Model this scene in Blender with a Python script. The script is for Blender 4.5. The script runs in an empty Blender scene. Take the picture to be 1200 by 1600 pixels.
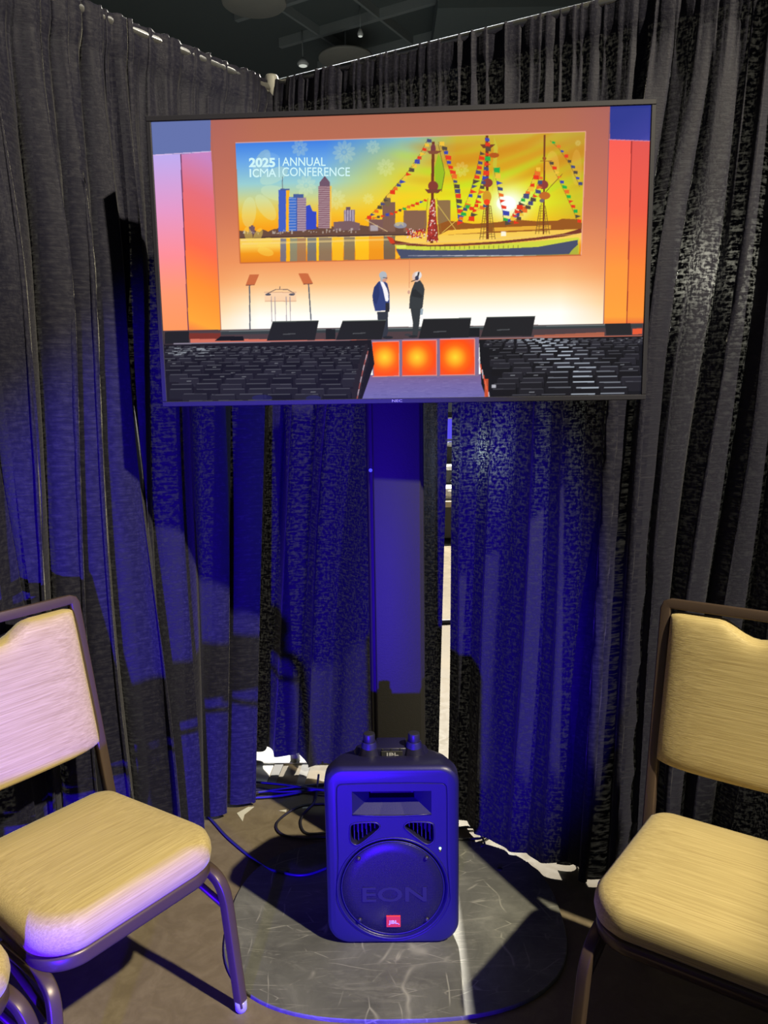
import bpy, bmesh, math, random
import numpy as np
from mathutils import Vector, Matrix

# ------------------------------------------------------------------ camera, world, lights, exposure
scene = bpy.context.scene
COL = scene.collection
PITCH, ROLL, FPX, CAM_Z = math.radians(9.5), math.radians(-0.85), 1200.0, 1.45
fwd = Vector((0, math.cos(PITCH), -math.sin(PITCH)))
right0 = Vector((1, 0, 0)); up0 = right0.cross(fwd)
right = math.cos(ROLL) * right0 + math.sin(ROLL) * up0
up = -math.sin(ROLL) * right0 + math.cos(ROLL) * up0
cam_data = bpy.data.cameras.new('camera')
cam_data.sensor_fit = 'VERTICAL'; cam_data.sensor_height = 36.0
cam_data.lens = FPX / 1600.0 * 36.0
cam_data.clip_start = 0.02; cam_data.clip_end = 100
cam = bpy.data.objects.new('camera', cam_data); COL.objects.link(cam)
cam.matrix_world = Matrix(((right.x, up.x, -fwd.x, 0), (right.y, up.y, -fwd.y, 0),
                           (right.z, up.z, -fwd.z, CAM_Z), (0, 0, 0, 1)))
scene.camera = cam

world = bpy.data.worlds.new('dark_hall'); scene.world = world
world.use_nodes = True
world.node_tree.nodes['Background'].inputs[0].default_value = (0.85, 0.92, 1.0, 1)
world.node_tree.nodes['Background'].inputs[1].default_value = 0.055

scene.view_settings.view_transform = 'Standard'
scene.view_settings.look = 'None'
scene.view_settings.exposure = 0.0
scene.view_settings.gamma = 1.0
scene.view_settings.use_curve_mapping = False


def lamp(name, kind, loc, target, energy, color, radius=0.05, spot=None, blend=0.2):
    d = bpy.data.lights.new(name, kind); d.energy = energy; d.color = color
    if kind == 'AREA':
        d.size = radius
    else:
        d.shadow_soft_size = radius
    if spot:
        d.spot_size = math.radians(spot); d.spot_blend = blend
    o = bpy.data.objects.new(name, d); COL.objects.link(o); o.location = loc
    o.rotation_euler = (Vector(target) - Vector(loc)).to_track_quat('-Z', 'Y').to_euler()
    return o


# warm hall spot, high at the right behind the photographer
lamp('warm_spot', 'SPOT', (3.62, -1.5, 6.05), (-0.278, 2.058, 1.124), 3700, (1.0, 0.88, 0.60), 0.09, 23.3, 0.06)
# blue LED flood standing on the floor, left of the photographer
lamp('blue_flood', 'SPOT', (-0.50, -0.95, 0.10), (-0.36, 2.3, 0.66), 1350, (0.04, 0.0, 1.0), 0.035, 38.5, 0.40)
# hall light behind the drapes, followed by two added fills
lamp('rear_spot', 'SPOT', (0.42, 8.6, 5.2), (0.2, 2.6, 0.0), 6000, (1.0, 0.93, 0.78), 0.12, 75, 0.4)
lamp('backstage_fill', 'AREA', (0.0, 8.5, 5.7), (0.2, 6.5, 0.0), 200, (0.9, 0.95, 1.0), 3.0)  # added broad overhead fill for the backstage things and rails
lamp('ceiling_fill', 'AREA', (-0.5, 8.0, 2.2), (-0.5, 11.0, 6.4), 27, (0.8, 0.95, 1.0), 3.0)  # added unseen uplight that brightens the ceiling
# point lights added close behind the drapes, imitating far lamps' glints through the weave
WALL_C = Vector((-0.351, 2.755, 0)); UR = Vector((0.875, -0.484, 0)); UL = Vector((-0.594, -0.805, 0))
NR = Vector((-0.484, -0.875, 0)); NL = Vector((0.805, -0.594, 0))
for s_, z_, e_ in ((1.15, 1.71, 14), (1.36, 1.72, 16), (0.775, 1.235, 8)):
    p_ = WALL_C + UR * s_ - NR * 0.025
    lamp('glint_light', 'POINT', (p_.x, p_.y, z_), (0, 0, 0), e_, (1.0, 0.97, 0.86) if s_ > 1 else (0.75, 0.95, 1.0), 0.008)

random.seed(7)
rng = np.random.default_rng(7)


# ------------------------------------------------------------------ helpers
def link(o, parent=None):
    COL.objects.link(o)
    if parent is not None:
        o.parent = parent
    return o


def obj(name, bm, material, parent=None, smooth=True):
    me = bpy.data.meshes.new(name)
    bm.normal_update(); bm.to_mesh(me); bm.free()
    if material is not None:
        me.materials.append(material)
    for p in me.polygons:
        p.use_smooth = smooth
    return link(bpy.data.objects.new(name, me), parent)


def pyobj(name, verts, faces, material, parent=None, smooth=True):
    me = bpy.data.meshes.new(name)
    me.from_pydata([tuple(v) for v in verts], [], faces)
    me.materials.append(material)
    for p in me.polygons:
        p.use_smooth = smooth
    me.update()
    return link(bpy.data.objects.new(name, me), parent)


def tag(o, label=None, cat=None, group=None, kind=None):
    if label: o['label'] = label
    if cat: o['category'] = cat
    if group: o['group'] = group
    if kind: o['kind'] = kind
    return o


def thing(name, label, cat, loc=(0, 0, 0), rotz=0, group=None):
    o = bpy.data.objects.new(name, None); COL.objects.link(o)
    o.empty_display_size = 0.1
    o.location = loc; o.rotation_euler = (0, 0, rotz)
    return tag(o, label, cat, group)


def autosmooth(o, ang=35):
    me = o.data
    bm = bmesh.new(); bm.from_mesh(me)
    for e in bm.edges:
        if len(e.link_faces) == 2 and e.calc_face_angle(0) > math.radians(ang):
            e.smooth = False
    bm.to_mesh(me); bm.free()
    return o


def box_bm(x0, x1, y0, y1, z0, z1, bevel=0.0, seg=2, bm=None):
    own = bmesh.new()
    bmesh.ops.create_cube(own, size=1)
    for v in own.verts:
        v.co = Vector(((x0 + x1) / 2 + v.co.x * (x1 - x0), (y0 + y1) / 2 + v.co.y * (y1 - y0), (z0 + z1) / 2 + v.co.z * (z1 - z0)))
    if bevel:
        bmesh.ops.bevel(own, geom=list(own.edges), offset=bevel, segments=seg, affect='EDGES', profile=0.5)
    if bm is None:
        return own
    me = bpy.data.meshes.new('tmp'); own.to_mesh(me); own.free(); bm.from_mesh(me); bpy.data.meshes.remove(me)
    return bm


def spline(points, per=8, closed=False):
    P = [Vector(p) for p in points]; out = []; n = len(P)
    for i in range(n if closed else n - 1):
        if closed:
            p0, p1, p2, p3 = P[i - 1], P[i], P[(i + 1) % n], P[(i + 2) % n]
        else:
            p0, p1, p2, p3 = P[max(i - 1, 0)], P[i], P[i + 1], P[min(i + 2, n - 1)]
        for k in range(per):
            t = k / per
            out.append(0.5 * ((2 * p1) + (p2 - p0) * t + (2 * p0 - 5 * p1 + 4 * p2 - p3) * t * t + (3 * p1 - p0 - 3 * p2 + p3) * t ** 3))
    if not closed:
        out.append(P[-1].copy())
    return out


def tube_bm(path, r, n=8, bm=None, closed=False, square=False, cap=True, flat=None):
    """sweep a round (or rounded square) section along a path"""
    bm = bm or bmesh.new()
    P = [Vector(p) for p in path]; m = len(P)
    T = []
    for i in range(m):
        if closed:
            t = P[(i + 1) % m] - P[i - 1]
        else:
            t = P[min(i + 1, m - 1)] - P[max(i - 1, 0)]
        T.append(t.normalized())
    ref = Vector((0, 0, 1)) if abs(T[0].z) < 0.9 else Vector((0, 1, 0))
    if flat is not None: ref = Vector(flat)
    nrm = (ref - T[0] * ref.dot(T[0])).normalized()
    if square:
        k = 0.30
        prof = []
        for cx, cy in ((1, 1), (-1, 1), (-1, -1), (1, -1)):
            base = math.atan2(cy, cx)
            for da in (-0.6, 0.0, 0.6):
                a = base + da * 1.3
                prof.append((cx * (1 - k) + k * math.cos(a), cy * (1 - k) + k * math.sin(a)))
    else:
        prof = [(math.cos(2 * math.pi * j / n), math.sin(2 * math.pi * j / n)) for j in range(n)]
    rings = []
    for i in range(m):
        nrm = (nrm - T[i] * nrm.dot(T[i])).normalized()
        b = T[i].cross(nrm)
        rr = r[i] if isinstance(r, (list, tuple)) else r
        rings.append([bm.verts.new(P[i] + nrm * (rr * a) + b * (rr * c)) for a, c in prof])
    q = len(prof)
    for i in range(m if closed else m - 1):
        A, B = rings[i], rings[(i + 1) % m]
        for j in range(q):
            bm.faces.new((A[j], A[(j + 1) % q], B[(j + 1) % q], B[j]))
    if cap and not closed:
        bm.faces.new(rings[0][::-1]); bm.faces.new(rings[-1])
    return bm


def lathe_bm(profile, n=32, bm=None, center=(0, 0, 0), axis='z'):
    bm = bm or bmesh.new(); c = Vector(center); rings = []
    for r, h in profile:
        ring = []
        for j in range(n):
            a = 2 * math.pi * j / n
            if axis == 'z': v = Vector((r * math.cos(a), r * math.sin(a), h))
            else: v = Vector((r * math.cos(a), h, r * math.sin(a)))
            ring.append(bm.verts.new(c + v))
        rings.append(ring)
    for A, B in zip(rings, rings[1:]):
        for j in range(n):
            bm.faces.new((A[j], A[(j + 1) % n], B[(j + 1) % n], B[j]))
    bm.faces.new(rings[0][::-1]); bm.faces.new(rings[-1])
    bmesh.ops.recalc_face_normals(bm, faces=bm.faces)
    return bm


def loft_bm(rings, bm=None, cap=True):
    bm = bm or bmesh.new()
    R = [[bm.verts.new(p) for p in ring] for ring in rings]
    n = len(R[0])
    for A, B in zip(R, R[1:]):
        for j in range(n):
            bm.faces.new((A[j], A[(j + 1) % n], B[(j + 1) % n], B[j]))
    if cap:
        bm.faces.new(R[0][::-1]); bm.faces.new(R[-1])
    bmesh.ops.recalc_face_normals(bm, faces=bm.faces)
    return bm


def rrect(w, h, r, n=8, rb=None):
    """rounded rectangle outline, centred; rb = radius of lower corners"""
    rb = r if rb is None else rb
    pts = []
    for cx, cz, a0, q in ((1, 1, 0, r), (-1, 1, 90, r), (-1, -1, 180, rb), (1, -1, 270, rb)):
        for k in range(n + 1):
            a = math.radians(a0 + 90 * k / n)
            pts.append((cx * (w / 2 - q) + q * math.cos(a), cz * (h / 2 - q) + q * math.sin(a)))
    return pts


def boolean_cut(o, cutters):
    for c in cutters:
        m = o.modifiers.new('cut', 'BOOLEAN'); m.operation = 'DIFFERENCE'; m.solver = 'EXACT'; m.object = c
    dg = bpy.context.evaluated_depsgraph_get(); dg.update()
    me = bpy.data.meshes.new_from_object(o.evaluated_get(dg))
    o.modifiers.clear(); old = o.data; o.data = me; me.name = old.name
    for c in cutters:
        bpy.data.objects.remove(c, do_unlink=True)
    return o


def text_mesh(name, body, size, material, parent, extrude=0.0, offset=0.0, align='CENTER', width=None, height=None, shear=0.0):
    cu = bpy.data.curves.new(name, 'FONT'); cu.body = body; cu.size = size; cu.extrude = extrude; cu.offset = offset
    cu.align_x = align; cu.resolution_u = 3; cu.shear = shear
    to = bpy.data.objects.new(name, cu); COL.objects.link(to)
    dg = bpy.context.evaluated_depsgraph_get(); dg.update()
    me = bpy.data.meshes.new_from_object(to.evaluated_get(dg))
    bpy.data.objects.remove(to, do_unlink=True)
    xs = [v.co.x for v in me.vertices]; ys = [v.co.y for v in me.vertices]
    sx = width / (max(xs) - min(xs)) if width else 1; sy = height / (max(ys) - min(ys)) if height else 1
    cx = (max(xs) + min(xs)) / 2; cy = (max(ys) + min(ys)) / 2
    for v in me.vertices:
        v.co = Vector(((v.co.x - cx) * sx, (v.co.y - cy) * sy, v.co.z))
    me.materials.clear(); me.materials.append(material)
    return link(bpy.data.objects.new(name, me), parent)


# ------------------------------------------------------------------ materials
class NT:
    def __init__(s, name):
        s.m = bpy.data.materials.new(name); s.m.use_nodes = True
        s.t = s.m.node_tree; s.b = s.t.nodes['Principled BSDF']; s.out = s.t.nodes['Material Output']
    def n(s, typ, **kw):
        nd = s.t.nodes.new(typ)
        for k, v in kw.items():
            if k in nd.inputs: nd.inputs[k].default_value = v
            else: setattr(nd, k, v)
        return nd
    def l(s, a, b): s.t.links.new(a, b)
    def coords(s, scale=(1, 1, 1), rot=(0, 0, 0), kind='Object'):
        tc = s.n('ShaderNodeTexCoord'); mp = s.n('ShaderNodeMapping')
        mp.inputs['Scale'].default_value = scale; mp.inputs['Rotation'].default_value = rot
        s.l(tc.outputs[kind], mp.inputs[0]); return mp.outputs[0]
    def noise(s, vec, scale, detail=3, rough=0.5, dist=0):
        nd = s.n('ShaderNodeTexNoise'); nd.inputs['Scale'].default_value = scale
        nd.inputs['Detail'].default_value = detail; nd.inputs['Roughness'].default_value = rough
        nd.inputs['Distortion'].default_value = dist
        s.l(vec, nd.inputs['Vector']); return nd.outputs['Fac']
    def ramp(s, fac, stops):
        r = s.n('ShaderNodeValToRGB'); e = r.color_ramp.elements
        while len(e) < len(stops): e.new(0.5)
        for i, (p, c) in enumerate(stops):
            e[i].position = p; e[i].color = c if len(c) == 4 else (*c, 1)
        s.l(fac, r.inputs[0]); return r.outputs[0]
    def math(s, op, a, b):
        nd = s.n('ShaderNodeMath', operation=op)
        for i, v in enumerate((a, b)):
            if isinstance(v, (int, float)): nd.inputs[i].default_value = v
            else: s.l(v, nd.inputs[i])
        return nd.outputs[0]
    def mix(s, fac, a, b, blend='MIX'):
        nd = s.n('ShaderNodeMix', data_type='RGBA', blend_type=blend)
        for i, v in ((0, fac), (6, a), (7, b)):
            if isinstance(v, (int, float)): nd.inputs[i].default_value = v
            elif isinstance(v, tuple): nd.inputs[i].default_value = v if len(v) == 4 else (*v, 1)
            else: s.l(v, nd.inputs[i])
        return nd.outputs[2]
    def bump(s, height, strength=0.3, dist=0.002):
        nd = s.n('ShaderNodeBump'); nd.inputs['Strength'].default_value = strength; nd.inputs['Distance'].default_value = dist
        s.l(height, nd.inputs['Height']); s.l(nd.outputs[0], s.b.inputs['Normal']); return nd.outputs[0]
    def set(s, **kw):
        for k, v in kw.items():
            k = k.replace('_', ' ')
            s.b.inputs[k].default_value = v if not (isinstance(v, tuple) and len(v) == 3 and k in ('Base Color', 'Emission Color', 'Sheen Tint', 'Specular Tint')) else (*v, 1)
        return s


def plain(name, color, rough=0.5, metal=0.0, spec=0.5, grain=None, gs=200):
    t = NT(name); t.set(Roughness=rough, Metallic=metal)
    t.b.inputs['Specular IOR Level'].default_value = spec
    v = t.coords()
    f = t.noise(v, 18, 4)
    c = t.mix(t.math('MULTIPLY', f, 0.35), (*color,), tuple(x * 0.72 for x in color))
    t.l(c, t.b.inputs['Base Color'])
    if grain:
        t.bump(t.noise(v, gs, 2), grain, 0.001)
    return t.m


def emission(name, color, strength):
    t = NT(name); t.set(Base_Color=(0, 0, 0), Emission_Color=color, Emission_Strength=strength, Roughness=0.6)
    return t.m


def drape_material():
    t = NT('black_drape_fabric')
    vw = t.coords((1, 1, 1), kind='UV')          # u along cloth (m), v height (m)
    sep = t.n('ShaderNodeSeparateXYZ'); t.l(vw, sep.inputs[0])
    cA = t.n('ShaderNodeCombineXYZ'); t.l(t.math('MULTIPLY', sep.outputs[0], 210), cA.inputs[0]); t.l(t.math('MULTIPLY', sep.outputs[1], 70), cA.inputs[1])
    cB = t.n('ShaderNodeCombineXYZ'); t.l(t.math('MULTIPLY', sep.outputs[0], 60), cB.inputs[0]); t.l(t.math('MULTIPLY', sep.outputs[1], 150), cB.inputs[1])
    slubv = t.noise(cA.outputs[0], 1.0, 2, 0.6)      # vertical threads
    slubh = t.noise(cB.outputs[0], 1.0, 2, 0.6)      # horizontal threads
    big = t.noise(vw, 5.0, 2)
    weave = t.math('MULTIPLY', slubv, slubh)
    w2 = t.ramp(weave, [(0.18, (0, 0, 0)), (0.42, (1, 1, 1))])
    col = t.mix(w2, (0.0050, 0.0050, 0.018), (0.0260, 0.0258, 0.041))
    col2 = t.mix(t.math('MULTIPLY', big, 0.4), col, (0.007, 0.007, 0.021))
    t.l(col2, t.b.inputs['Base Color'])
    t.set(Roughness=0.70); t.b.inputs['Specular IOR Level'].default_value = 0.20
    t.b.inputs['Sheen Weight'].default_value = 0.14; t.b.inputs['Sheen Roughness'].default_value = 0.4
    nb = t.bump(weave, 0.42, 0.004)
    tr = t.n('ShaderNodeBsdfTranslucent'); tr.inputs[0].default_value = (0.55, 0.55, 0.5, 1); t.l(nb, tr.inputs['Normal'])
    hole = t.ramp(weave, [(0.14, (0.016, 0.016, 0.016)), (0.28, (0.0, 0.0, 0.0))])
    ms = t.n('ShaderNodeMixShader'); t.l(hole, ms.inputs[0]); t.l(t.b.outputs[0], ms.inputs[1]); t.l(tr.outputs[0], ms.inputs[2])
    t.l(ms.outputs[0], t.out.inputs[0])
    return t.m


def seat_fabric():
    t = NT('gold_striped_upholstery')
    v1 = t.coords((4, 300, 300)); v2 = t.coords((16, 620, 620))
    a = t.noise(v1, 1.0, 3, 0.6); b = t.noise(v2, 1.0, 2, 0.6)
    h = t.math('ADD', t.math('MULTIPLY', a, 0.7), t.math('MULTIPLY', b, 0.3))
    c = t.ramp(h, [(0.30, (0.36, 0.27, 0.115)), (0.5, (0.47, 0.37, 0.168)), (0.70, (0.60, 0.485, 0.24))])
    t.l(c, t.b.inputs['Base Color']); t.set(Roughness=0.55)
    t.b.inputs['Specular IOR Level'].default_value = 0.3
    t.b.inputs['Sheen Weight'].default_value = 0.15
    t.bump(h, 0.4, 0.002)
    return t.m


def concrete():
    t = NT('stained_concrete')
    v = t.coords()
    a = t.noise(v, 1.7, 6, 0.6, 0.4); b = t.noise(v, 14, 6, 0.65, 1.2); s = t.noise(v, 90, 3)
    m = t.math('ADD', t.math('MULTIPLY', a, 0.5), t.math('MULTIPLY', b, 0.5))
    c = t.ramp(m, [(0.34, (0.125, 0.100, 0.065)), (0.5, (0.165, 0.134, 0.090)), (0.66, (0.225, 0.187, 0.130))])
    c = t.mix(t.math('MULTIPLY', s, 0.25), c, (0.07, 0.055, 0.04))
    t.l(c, t.b.inputs['Base Color'])
    t.l(t.ramp(b, [(0.3, (0.45,) * 3), (0.7, (0.65,) * 3)]), t.b.inputs['Roughness'])
    t.b.inputs['Specular IOR Level'].default_value = 0.3
    t.bump(b, 0.12, 0.002)
    return t.m


def scratched_steel():
    t = NT('scratched_grey_steel')
    v = t.coords()
    base = t.noise(v, 6, 6, 0.65, 0.8)
    c = t.ramp(base, [(0.3, (0.078, 0.080, 0.076)), (0.55, (0.125, 0.128, 0.120)), (0.75, (0.18, 0.185, 0.172))])
    fac = None
    for k, (sc, st, th) in enumerate(((2.0, 5.0, 0.006), (4.5, 0.2, 0.010), (3.4, 4.5, 0.010), (8.0, 0.22, 0.018), (2.8, 6.0, 0.010), (6.0, 4.0, 0.018))):
        vo = t.n('ShaderNodeTexVoronoi', feature='DISTANCE_TO_EDGE'); vo.inputs['Scale'].default_value = sc
        wv = t.n('ShaderNodeVectorMath', operation='ADD'); nz = t.n('ShaderNodeTexNoise'); nz.inputs['Scale'].default_value = 5.0
        sc2 = t.n('ShaderNodeVectorMath', operation='SCALE'); sc2.inputs['Scale'].default_value = 0.06
        cc = t.coords((1, st, 1), (0, 0, 0.35 + 1.03 * k)); t.l(v, nz.inputs['Vector']); t.l(nz.outputs['Color'], sc2.inputs[0])
        t.l(cc, wv.inputs[0]); t.l(sc2.outputs[0], wv.inputs[1]); t.l(wv.outputs[0], vo.inputs['Vector'])
        ln = t.ramp(vo.outputs['Distance'], [(0.0, (1, 1, 1)), (th, (0, 0, 0))])
        msk = t.ramp(t.noise(t.coords((1, 1, 1), (0, 0, k)), 3.4 + 1.7 * k, 3, 0.6), [(0.52, (0, 0, 0)), (0.62, (1, 1, 1))])
        q = t.math('MULTIPLY', ln, msk)
        fac = q if fac is None else t.math('MAXIMUM', fac, q)
    smear = t.ramp(t.noise(t.coords((2, 9, 1), (0, 0, 0.5)), 3.0, 5, 0.7, 0.8), [(0.55, (0, 0, 0)), (0.8, (0.5, 0.5, 0.5))])
    fac = t.math('MAXIMUM', fac, smear)
    c = t.mix(t.math('MULTIPLY', fac, 0.75), c, (0.33, 0.33, 0.30))
    t.l(c, t.b.inputs['Base Color']); t.set(Roughness=0.5)
    t.b.inputs['Specular IOR Level'].default_value = 0.35
    t.bump(base, 0.15, 0.002)
    return t.m


M = {}
M['drape'] = drape_material()
M['fabric'] = seat_fabric()
M['concrete'] = concrete()
M['steel'] = scratched_steel()
M['brown_metal'] = plain('bronze_painted_steel', (0.085, 0.058, 0.045), 0.36, 0.25, 0.55, 0.05, 300)
M['glide'] = plain('clear_plastic_glide', (0.35, 0.35, 0.38), 0.25)
M['chrome'] = plain('chrome', (0.7, 0.7, 0.7), 0.15, 1.0)
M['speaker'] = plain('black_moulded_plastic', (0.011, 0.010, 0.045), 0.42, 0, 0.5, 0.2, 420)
M['speaker_dark'] = plain('dark_recess_plastic', (0.012, 0.012, 0.016), 0.6, 0, 0.3)
M['cone'] = plain('woofer_paper', (0.03, 0.03, 0.04), 0.6)
M['tv'] = plain('grey_tv_bezel', (0.026, 0.026, 0.040), 0.45, 0, 0.4)
M['stand'] = plain('textured_black_powdercoat', (0.024, 0.023, 0.022), 0.55, 0, 0.3, 0.4, 260)
M['white_plastic'] = plain('white_plastic', (0.72, 0.72, 0.70), 0.45)
M['pipe'] = plain('brushed_aluminium_pipe', (0.6, 0.6, 0.6), 0.3, 0.9)
M['cable'] = plain('black_cable_rubber', (0.018, 0.018, 0.024), 0.45)
M['cable_blue'] = plain('dark_blue_cable_jacket', (0.03, 0.03, 0.12), 0.4)
M['tape'] = plain('white_gaffer_tape', (0.62, 0.61, 0.55), 0.6)
M['paper'] = plain('white_paper', (0.75, 0.75, 0.72), 0.7)
M['shade_and_rack_grey'] = plain('shade_and_rack_grey', (0.22, 0.22, 0.23), 0.7)  # rack units, and the strips that imitate floor shadows
M['ceiling'] = plain('black_painted_ceiling', (0.10, 0.12, 0.12), 0.8)
M['beam'] = plain('dark_painted_steel_beam', (0.24, 0.265, 0.265), 0.7)
M['disc'] = plain('grey_ceiling_disc', (0.26, 0.25, 0.22), 0.7)
M['case'] = plain('black_case_laminate', (0.03, 0.03, 0.032), 0.5)
M['beige'] = plain('beige_laminate', (0.55, 0.47, 0.32), 0.5)
M['badge'] = emission('red', (0, 0, 0), 0)  # replaced below
tb = NT('red_orange_badge'); tb.set(Base_Color=(0.75, 0.05, 0.025), Roughness=0.35)
tb.b.inputs['Emission Color'].default_value = (0, 0, 0, 1); M['badge'] = tb.m
M['badge_text'] = plain('pale_badge_lettering', (0.75, 0.75, 0.85), 0.4)
M['logo'] = plain('silver_logo_print', (0.45, 0.45, 0.5), 0.4)
M['emboss'] = plain('embossed_grey', (0.03, 0.03, 0.034), 0.4)
M['grille_letter'] = plain('grille_lettering', (0.020, 0.020, 0.036), 0.35)
M['led'] = emission('green_white_led', (0.55, 1.0, 0.45), 2.5)
M['bolt_glint'] = emission('blue_bolt_glint', (0.05, 0.05, 1.0), 2.0)  # glow standing in for a blue highlight on the stand
M['blue_screen'] = emission('blue_laptop_screen', (0.10, 0.08, 0.85), 1.0)


def grille_material():
    t = NT('perforated_black_grille')
    v = t.coords((1, 0, 1))
    vo = t.n('ShaderNodeTexVoronoi'); vo.inputs['Scale'].default_value = 330; vo.inputs['Randomness'].default_value = 0.0
    t.l(v, vo.inputs['Vector'])
    hole = t.ramp(vo.outputs['Distance'], [(0.30, (0.55,) * 3), (0.42, (0, 0, 0))])
    t.set(Base_Color=(0.014, 0.014, 0.026), Roughness=0.4)
    tr = t.n('ShaderNodeBsdfTransparent')
    ms = t.n('ShaderNodeMixShader'); t.l(hole, ms.inputs[0]); t.l(t.b.outputs[0], ms.inputs[1]); t.l(tr.outputs[0], ms.inputs[2])
    t.l(ms.outputs[0], t.out.inputs[0])
    return t.m


M['grille'] = grille_material()

# ------------------------------------------------------------------ setting: floor, ceiling
fl = pyobj('floor', [(-14, -5, 0), (14, -5, 0), (14, 18, 0), (-14, 18, 0), (-14, -5, -0.2), (14, -5, -0.2), (14, 18, -0.2), (-14, 18, -0.2)],
           [(0, 1, 2, 3), (4, 7, 6, 5), (0, 4, 5, 1), (1, 5, 6, 2), (2, 6, 7, 3), (3, 7, 4, 0)], M['concrete'], smooth=False)
tag(fl, kind='structure')
ce = pyobj('ceiling', [(-14, -5, 6.4), (14, -5, 6.4), (14, 18, 6.4), (-14, 18, 6.4), (-14, -5, 6.6), (14, -5, 6.6), (14, 18, 6.6), (-14, 18, 6.6)],
           [(3, 2, 1, 0), (5, 6, 7, 4), (0, 1, 5, 4), (1, 2, 6, 5), (2, 3, 7, 6), (3, 0, 4, 7)], M['ceiling'], smooth=False)
tag(ce, kind='structure')
bd = Vector((0.865, -0.502, 0)); bn = Vector((0.502, 0.865, 0))
beam_me = None
for k in range(7):
    c = bn * (5.9 + 0.97 * k) + Vector((0, 0, 6.22))
    if beam_me is None:
        b = obj('beam', box_bm(-7.5, 7.5, -0.035, 0.035, 0.06, 0.18), M['beam'], ce, False); beam_me = b.data
    else:
        b = link(bpy.data.objects.new('beam', beam_me), ce)
    b.location = c + bd * 0.2; b.rotation_euler = (0, 0, math.atan2(bd.y, bd.x))
pur_me = None
for k in range(13):
    c = bd * (-6.6 + 0.97 * k) + bn * 8.6 + Vector((0, 0, 6.33))
    if pur_me is None:
        b = obj('purlin', box_bm(-3.5, 3.5, -0.018, 0.018, -0.05, 0.07), M['beam'], ce, False); pur_me = b.data
    else:
        b = link(bpy.data.objects.new('purlin', pur_me), ce)
    b.location = c; b.rotation_euler = (0, 0, math.atan2(bn.y, bn.x))
sf = obj('trim_1', box_bm(0.72, 6.5, 9.9, 13.5, 5.80, 6.0), M['ceiling'], None, False)
tag(sf, kind='structure')


def ceiling_disc(x, y, label):
    t = thing('ceiling_disc', label, 'ceiling panel', (x, y, 5.98), 0, 'round ceiling discs')
    obj('disc_plate', lathe_bm([(0.0, -0.012), (0.37, -0.012), (0.385, 0.0), (0.385, 0.025), (0.0, 0.03)], 40), M['disc'], t)
    obj('hanger_rod', tube_bm([(0, 0, 0.02), (0, 0, 0.42)], 0.012, 8), M['beam'], t)


ceiling_disc(-0.445, 11.75, 'round grey disc hanging under the dark ceiling, right of the corner pole')
ceiling_disc(-1.47, 10.12, 'round grey disc under the dark ceiling, cut by the top of the photo')


def ceiling_lamp(x, y, z, s, label):
    t = thing('spot_lamp', label, 'lamp', (x, y, z), 0, None)
    obj('lamp_body', lathe_bm([(0.0, 0.06), (s * 0.5, 0.06), (s, 0.0), (s * 0.8, -0.03), (0, -0.03)], 16), M['white_plastic'], t)
    obj('hanger_rod', tube_bm([(0, 0, 0.05), (0, 0, 6.4 - z)], 0.008, 6), M['beam'], t)
    obj('lamp_glass', lathe_bm([(0.0, -0.035), (s * 0.6, -0.035), (s * 0.7, -0.03), (0, -0.03)], 16), LAMPG, t)


LAMPG = emission('lamp_glow', (0.9, 0.95, 0.85), 0.6)
ceiling_lamp(-1.06, 11.85, 5.96, 0.085, 'small pale dome lamp under the ceiling, left of the round disc')
ceiling_lamp(-0.22, 11.1, 6.03, 0.04, 'tiny pale hanging lamp above the round disc')

# ------------------------------------------------------------------ pipe and drape
Z_TOP = 2.44
pole = thing('upright_pole', 'white capped upright pole at the corner where both drape walls meet', 'pole', (WALL_C.x - 0.008, WALL_C.y + 0.036, 0))
obj('pole_tube', lathe_bm([(0.0, 0.0), (0.02, 0.0), (0.02, 2.43), (0.0, 2.43)], 20), M['pipe'], pole)
obj('pole_cap', lathe_bm([(0.0, 2.385), (0.004, 2.385), (0.016, 2.425), (0.021, 2.435), (0.0225, 2.465), (0.019, 2.472), (0.0, 2.473)], 24, center=(0.008, -0.045, -0.012)), M['white_plastic'], pole)
obj('pole_base', box_bm(-0.2, 0.2, -0.02, 0.38, 0.0, 0.008, 0.002), M['pipe'], pole, False)


def crossbar(u, L, label, dz=0.02):
    a = WALL_C + u * 0.022; b = WALL_C + u * L
    t = thing('drape_crossbar', label, 'pole', (a.x, a.y, Z_TOP - dz))
    d = b - a
    obj('crossbar_tube', tube_bm([(0, 0, 0), (d.x, d.y, 0)], 0.014, 16), M['pipe'], t)
    obj('hook', tube_bm([(u.x * -0.004, u.y * -0.004, -0.012), (u.x * 0.03, u.y * 0.03, -0.012)], 0.009, 8), M['pipe'], t)


crossbar(UR, 2.4, 'metal crossbar in the pocket of the right drape wall', 0.007)
crossbar(UL, 2.2, 'metal crossbar in the pocket of the left drape wall')


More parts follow.
